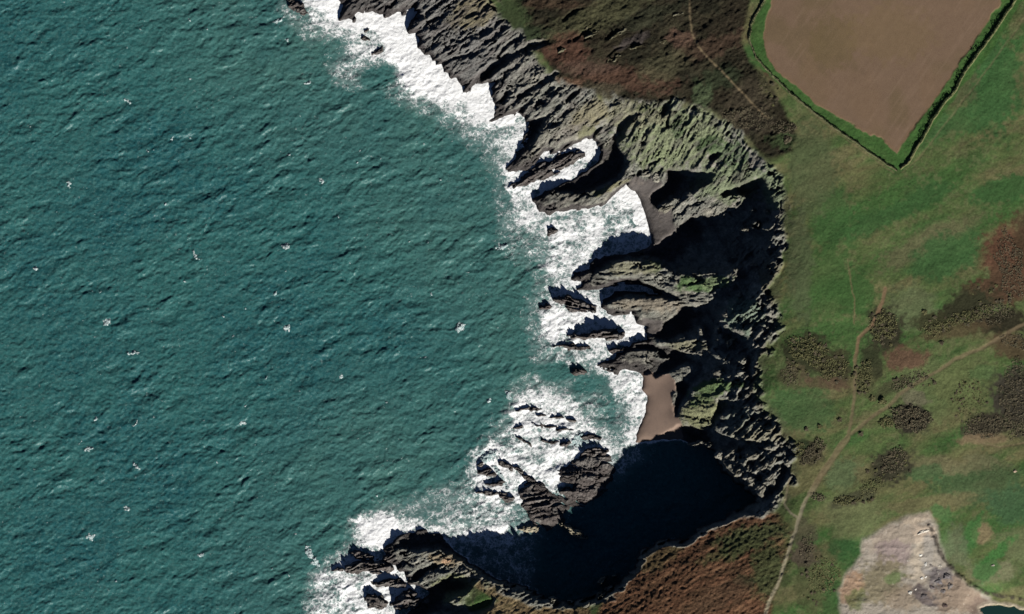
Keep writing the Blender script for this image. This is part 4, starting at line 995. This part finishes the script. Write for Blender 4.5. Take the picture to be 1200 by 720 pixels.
for k in range(5):
    rs = np.random.RandomState(70 + k)
    e = bpy.data.objects.new('gorse_bush', None)
    fol = leaves('foliage', crown_pts(rs, 130, 0.85 + .2 * rs.rand(), 0.7 + .25 * rs.rand(), 0.9), 0.22, M_GORSE if k % 2 else M_SCRUB, e, 80 + k)
    stem = leaves('stem', np.stack([rs.normal(size=14) * .12, rs.normal(size=14) * .12, rs.rand(14) * .6], -1), 0.12, M_SCRUB, e, 90 + k)
    protos.append([e, fol, stem, False])
def place_bush(px, py, sc, label, group):
    P_ = protos[rnd.randrange(5)]
    if P_[3]:
        e = P_[0].copy(); col.objects.link(e)
        for ch in P_[1:3]:
            c_ = ch.copy(); col.objects.link(c_); c_.parent = e
    else:
        e = P_[0]; col.objects.link(e); P_[3] = True
    x_, y_ = to_world(px, py)
    e.location = (x_, y_, ground_z(px, py) - 0.05); e.rotation_euler = (0, 0, rnd.uniform(0, 6.28)); e.scale = (sc, sc, sc * rnd.uniform(.45, .75))
    tag(e, label, 'bush', group)
PATCH = [(945,415,26,24,46,'dark gorse bush in the round scrub patch by the clifftop left of the coast path','gorse bushes of the clifftop scrub patch'),(980,432,16,18,14,'small bush between the clifftop scrub and the coast path','bushes between the clifftop scrub and the coast path'),
 (1032,385,18,24,34,'dark gorse bush just right of the coast path beside the bare brown patch','gorse bushes right of the coast path'),(1010,440,12,22,22,'small dark bush right of the coast path above the bank','bushes along the right of the coast path'),(1065,447,30,7,14,'bush along the banked track','bushes along the banked track'),
 (1135,470,22,26,40,'tiny bush dotted over the pale green turf left of the dark moor','tiny bushes dotted over the pale green turf'),(1110,378,26,12,24,'bush on the lower edge of the brown moor at the right','bushes on the lower edge of the brown moor'),(1160,352,26,24,18,'bush on the brown moor at the right edge of the picture','bushes on the brown moor'),
 (1040,548,26,16,24,'dark bush on the scrubby slope north of the quarry','bushes on the slope north of the quarry'),(1003,583,22,7,12,'low bush in the thin line of scrub above the quarry','bushes in the line of scrub above the quarry'),(985,560,6,20,0,'',''),
 (898,112,16,20,14,'dark bush near the cliff path left of the field','bushes left of the field'),(958,680,22,30,22,'dull bush on the rough turf between the lower path and the quarry','bushes between the lower path and the quarry')]
for (a, b_, rx, ry, n_, lb, gr) in PATCH:
    for _ in range(n_):
        t_ = rnd.uniform(0, 6.283); r_ = rnd.uniform(0, 1) ** .5
        place_bush(a + rx * r_ * math.cos(t_), b_ + ry * r_ * math.sin(t_), rnd.uniform(.6, 1.25) * (.7 if n_ == 40 else 1), lb, gr)
for (px, py, sc, lb) in [(922,164,2.6,'dark rounded bush below the left corner of the field margin'),(1021,467,2.0,'single round bush right of the coast path at the end of the bank'),(1033,470,2.2,'bush beside the lower end of the bank'),(983,492,1.4,'lone small bush in the green hollow left of the coast path'),(960,500,1.5,'lone dark bush in the green hollow near the cliff'),(944,503,1.3,'small bush in the green hollow nearest the cliff'),
   (930,150,1.6,'small bush between the heath and the field corner'),(1082,366,1.6,'round bush at the left tip of the brown moor'),(1102,402,1.4,'round bush below the brown moor'),(1008,508,1.5,'bush right of where the two paths meet')]:
    place_bush(px, py, sc, lb, None)
def thicket(px, py, rx, ry, h, n_, mat, lb, deg=0, seed=0):
    """a wide, low mass of shrubs: foliage clumps over the ground, ragged outline"""
    rs = np.random.RandomState(seed)
    a = rs.rand(n_) * 6.283; r_ = rs.rand(n_) ** .5
    ed_ = 1 + 0.2 * np.sin(2 * a + seed) + 0.13 * np.sin(5 * a + seed * 2) + .08 * np.sin(11 * a)
    t = math.radians(deg); u = rx * r_ * ed_ * np.cos(a); v = ry * r_ * ed_ * np.sin(a)
    x = u * math.cos(t) + v * math.sin(t); y = -u * math.sin(t) + v * math.cos(t)
    lump = fbm((px + x) / 3.5, (py + y) / 3.5, 2, 900 + seed)
    keep_ = lump > -0.42
    x, y, r_, lump = x[keep_], y[keep_], r_[keep_], lump[keep_]
    z = np.array([ground_z(px + i, py + j) for i, j in zip(x, y)])
    z = z + h * (0.35 + 0.65 * np.clip(1.15 - r_, 0, 1) ** .5) * (0.45 + 0.5 * lump) * (0.4 + 0.6 * rs.rand(len(x)))
    ox, oy = to_world(px, py); z0 = ground_z(px, py)
    e = bpy.data.objects.new('thicket', None); col.objects.link(e); e.location = (ox, oy, z0)
    leaves('foliage', np.stack([x * PX, -y * PX, z - z0], -1), 0.34, mat, e, seed)
    tag(e, lb, 'thicket')
thicket(1066,490,20,17,1.8,2600,M_SCRUB,'round dark grey thicket in the turf below the banked track',0,1)
thicket(1038,495,8,7,1.4,500,M_GORSE,'small round thicket touching the left of the round dark one',0,2)
thicket(952,530,17,10,1.4,900,M_SCRUB,'brown scrubby thicket in the green hollow beside the widening path',35,3)
thicket(935,526,9,6,1.2,350,M_GORSE,'small dark green thicket between the cove cliff and the brown one',40,4)
thicket(1192,470,26,38,1.1,3200,M_SCRUB,'big dark scrub patch at the right edge below the track',0,5)
thicket(1155,500,28,12,1.0,1300,M_SCRUB,'lower left lobe of dark scrub near the right edge',15,6)
thicket(945,410,20,18,1.2,1300,M_GORSE,'dense centre of the clifftop gorse patch',0,7)
thicket(1034,382,14,20,1.3,900,M_GORSE,'dense gorse against the right side of the coast path',0,8)
thicket(1132,372,30,9,1.1,1000,M_GORSE,'strip of gorse along the lower edge of the brown moor',12,9)
thicket(1046,540,18,12,1.2,800,M_SCRUB,'dark scrub clump on the slope north of the quarry',20,10)
thicket(1182,312,18,34,0.8,1500,M_SCRUB,'brown heather growth on the moor at the right edge',10,11)
thicket(990,586,16,5,1.2,420,M_GORSE,'narrow strip of dark gorse above the quarry',12,12)
thicket(958,582,8,5,1.1,260,M_SCRUB,'small scrub island beside the pale widening path',0,13)
thicket(915,150,12,9,1.2,420,M_SCRUB,'dark scrub clump at the end of the northern heath by the field',0,14)
thicket(875,140,24,14,1.1,1100,M_SCRUB,'dark scrub mass above the grey cliff at the end of the heath path',-15,15)
thicket(945,640,8,14,1.0,380,M_SCRUB,'grey brown scrub where the paths join above the lower slope',0,16)

for a_ in [(975,432,16,14,.7,700,M_GORSE,'thin scrub between the clifftop patch and the coast path',0,21),(1012,440,9,18,.8,420,M_GORSE,'strip of scrub right of the coast path above the bank',0,22),(1064,446,28,6,.8,480,M_SCRUB,'low scrub along the upper side of the banked track',24,23),
  (1095,385,20,8,.7,420,M_GORSE,'sparse gorse at the left tip of the brown moor',10,24),(1160,368,26,12,.7,900,M_SCRUB,'heather spread below the rust brown moor',15,25),(1190,400,18,10,.7,450,M_SCRUB,'heather just above the track at the right edge',0,26),
  (925,440,9,14,.6,300,M_SCRUB,'faint scrub on the clifftop left of the gorse patch',0,27),(1020,570,16,9,.7,380,M_GORSE,'ragged gorse between the path and the quarry slope',15,28),(965,675,20,18,.6,800,M_GORSE,'rough brown green scrub beside the lowest path',0,29),(1135,470,22,24,.5,420,M_GORSE,'sparse specks of scrub on the pale green turf',0,30)]:
    thicket(*a_)

def hedgerow(P, w, hb, hf, n_, lb, off, seed, c):
    P = np.asarray(P, float); seg = np.hypot(*np.diff(P, axis=0).T); L = np.r_[0, np.cumsum(seg)]
    s = np.arange(0, L[-1], 1.2); cx = np.interp(s, L, P[:, 0]); cy = np.interp(s, L, P[:, 1])
    wob = 0.7 * vnoise(s / 7, s * 0 + seed, 950); dx = np.gradient(cx); dy = np.gradient(cy); ll = np.hypot(dx, dy); nx, ny = -dy / ll, dx / ll
    cx = cx + nx * wob; cy = cy + ny * wob
    e = bpy.data.objects.new('hedgerow', None); col.objects.link(e); ox, oy = to_world(*P[len(P) // 2]); z0 = ground_z(*P[len(P) // 2]); e.location = (ox, oy, z0)
    prof = [(-1, -.3), (-.62, .72), (-.25, 1), (.25, .96), (.65, .7), (1, -.3)]
    vx, vy, vz = [], [], []
    for k, (a, b_) in enumerate(prof):
        px = cx + nx * a * w; py = cy + ny * a * w
        g = np.array([ground_z(x_, y_) for x_, y_ in zip(px, py)])
        hh = hb * (0.8 + 0.35 * vnoise(s / 3 + k, s * 0 + k, 960 + seed))
        vx.append((px - 600) * PX - ox); vy.append((360 - py) * PX - oy); vz.append(g + b_ * hh - z0)
    vx, vy, vz = map(lambda t: np.stack(t, 1), (vx, vy, vz)); m_ = len(prof)
    vi = np.arange(vx.size).reshape(vx.shape); qq = np.stack([vi[:-1, :-1], vi[:-1, 1:], vi[1:, 1:], vi[1:, :-1]], -1).reshape(-1, 4)
    cc = np.tile(lin(c), (vx.size, 1)) * (0.8 + 0.4 * np.random.RandomState(seed).rand(vx.size, 1))
    link('earth_bank', grid_mesh('earth_bank', qq, vx.ravel(), vy.ravel(), vz.ravel(), None, {'ground': (cc, 'FLOAT_COLOR')}), M_TURF, e)
    rs = np.random.RandomState(seed); t = rs.rand(n_) * L[-1]
    dens = vnoise(t / 9, t * 0, 970 + seed); t = t[dens > -0.62]
    px = np.interp(t, s, cx); py = np.interp(t, s, cy); nnx = np.interp(t, s, nx); nny = np.interp(t, s, ny)
    o_ = off + rs.normal(size=len(t)) * w * .3; px += nnx * o_; py += nny * o_
    z = np.array([ground_z(x_, y_) for x_, y_ in zip(px, py)]) + (hb * .5 + hf * rs.rand(len(t)) * (0.7 + .5 * vnoise(t / 5, t * 0, 980)))
    leaves('foliage', np.stack([(px - 600) * PX - ox, (360 - py) * PX - oy, z - z0], -1), 0.3, M_HEDGE, e, seed)
    tag(e, lb, 'hedge')
HR = [(1053,198),(1062,192),(1068,182),(1082,160),(1091,142),(1103,124),(1118,106),(1128,86),(1142,67),(1155,49),(1168,31),(1182,11),(1194,-10),(1232,-56)]
HL = [(1050,200),(1040,195),(1030,188),(1010,174),(985,156),(965,142),(945,126),(925,110),(905,90),(885,68),(877,47),(879,30),(888,13),(897,-4),(903,-56)]
hedgerow(HR, 2.0, 1.3, 1.6, 3600, 'dark hedge on a bank along the right side of the ploughed field', -0.6, 1, (96, 98, 66))
hedgerow(HL, 1.5, 1.0, 0.8, 1800, 'thinner hedge bank curving round the left side of the ploughed field', 0.5, 2, (100, 100, 72))
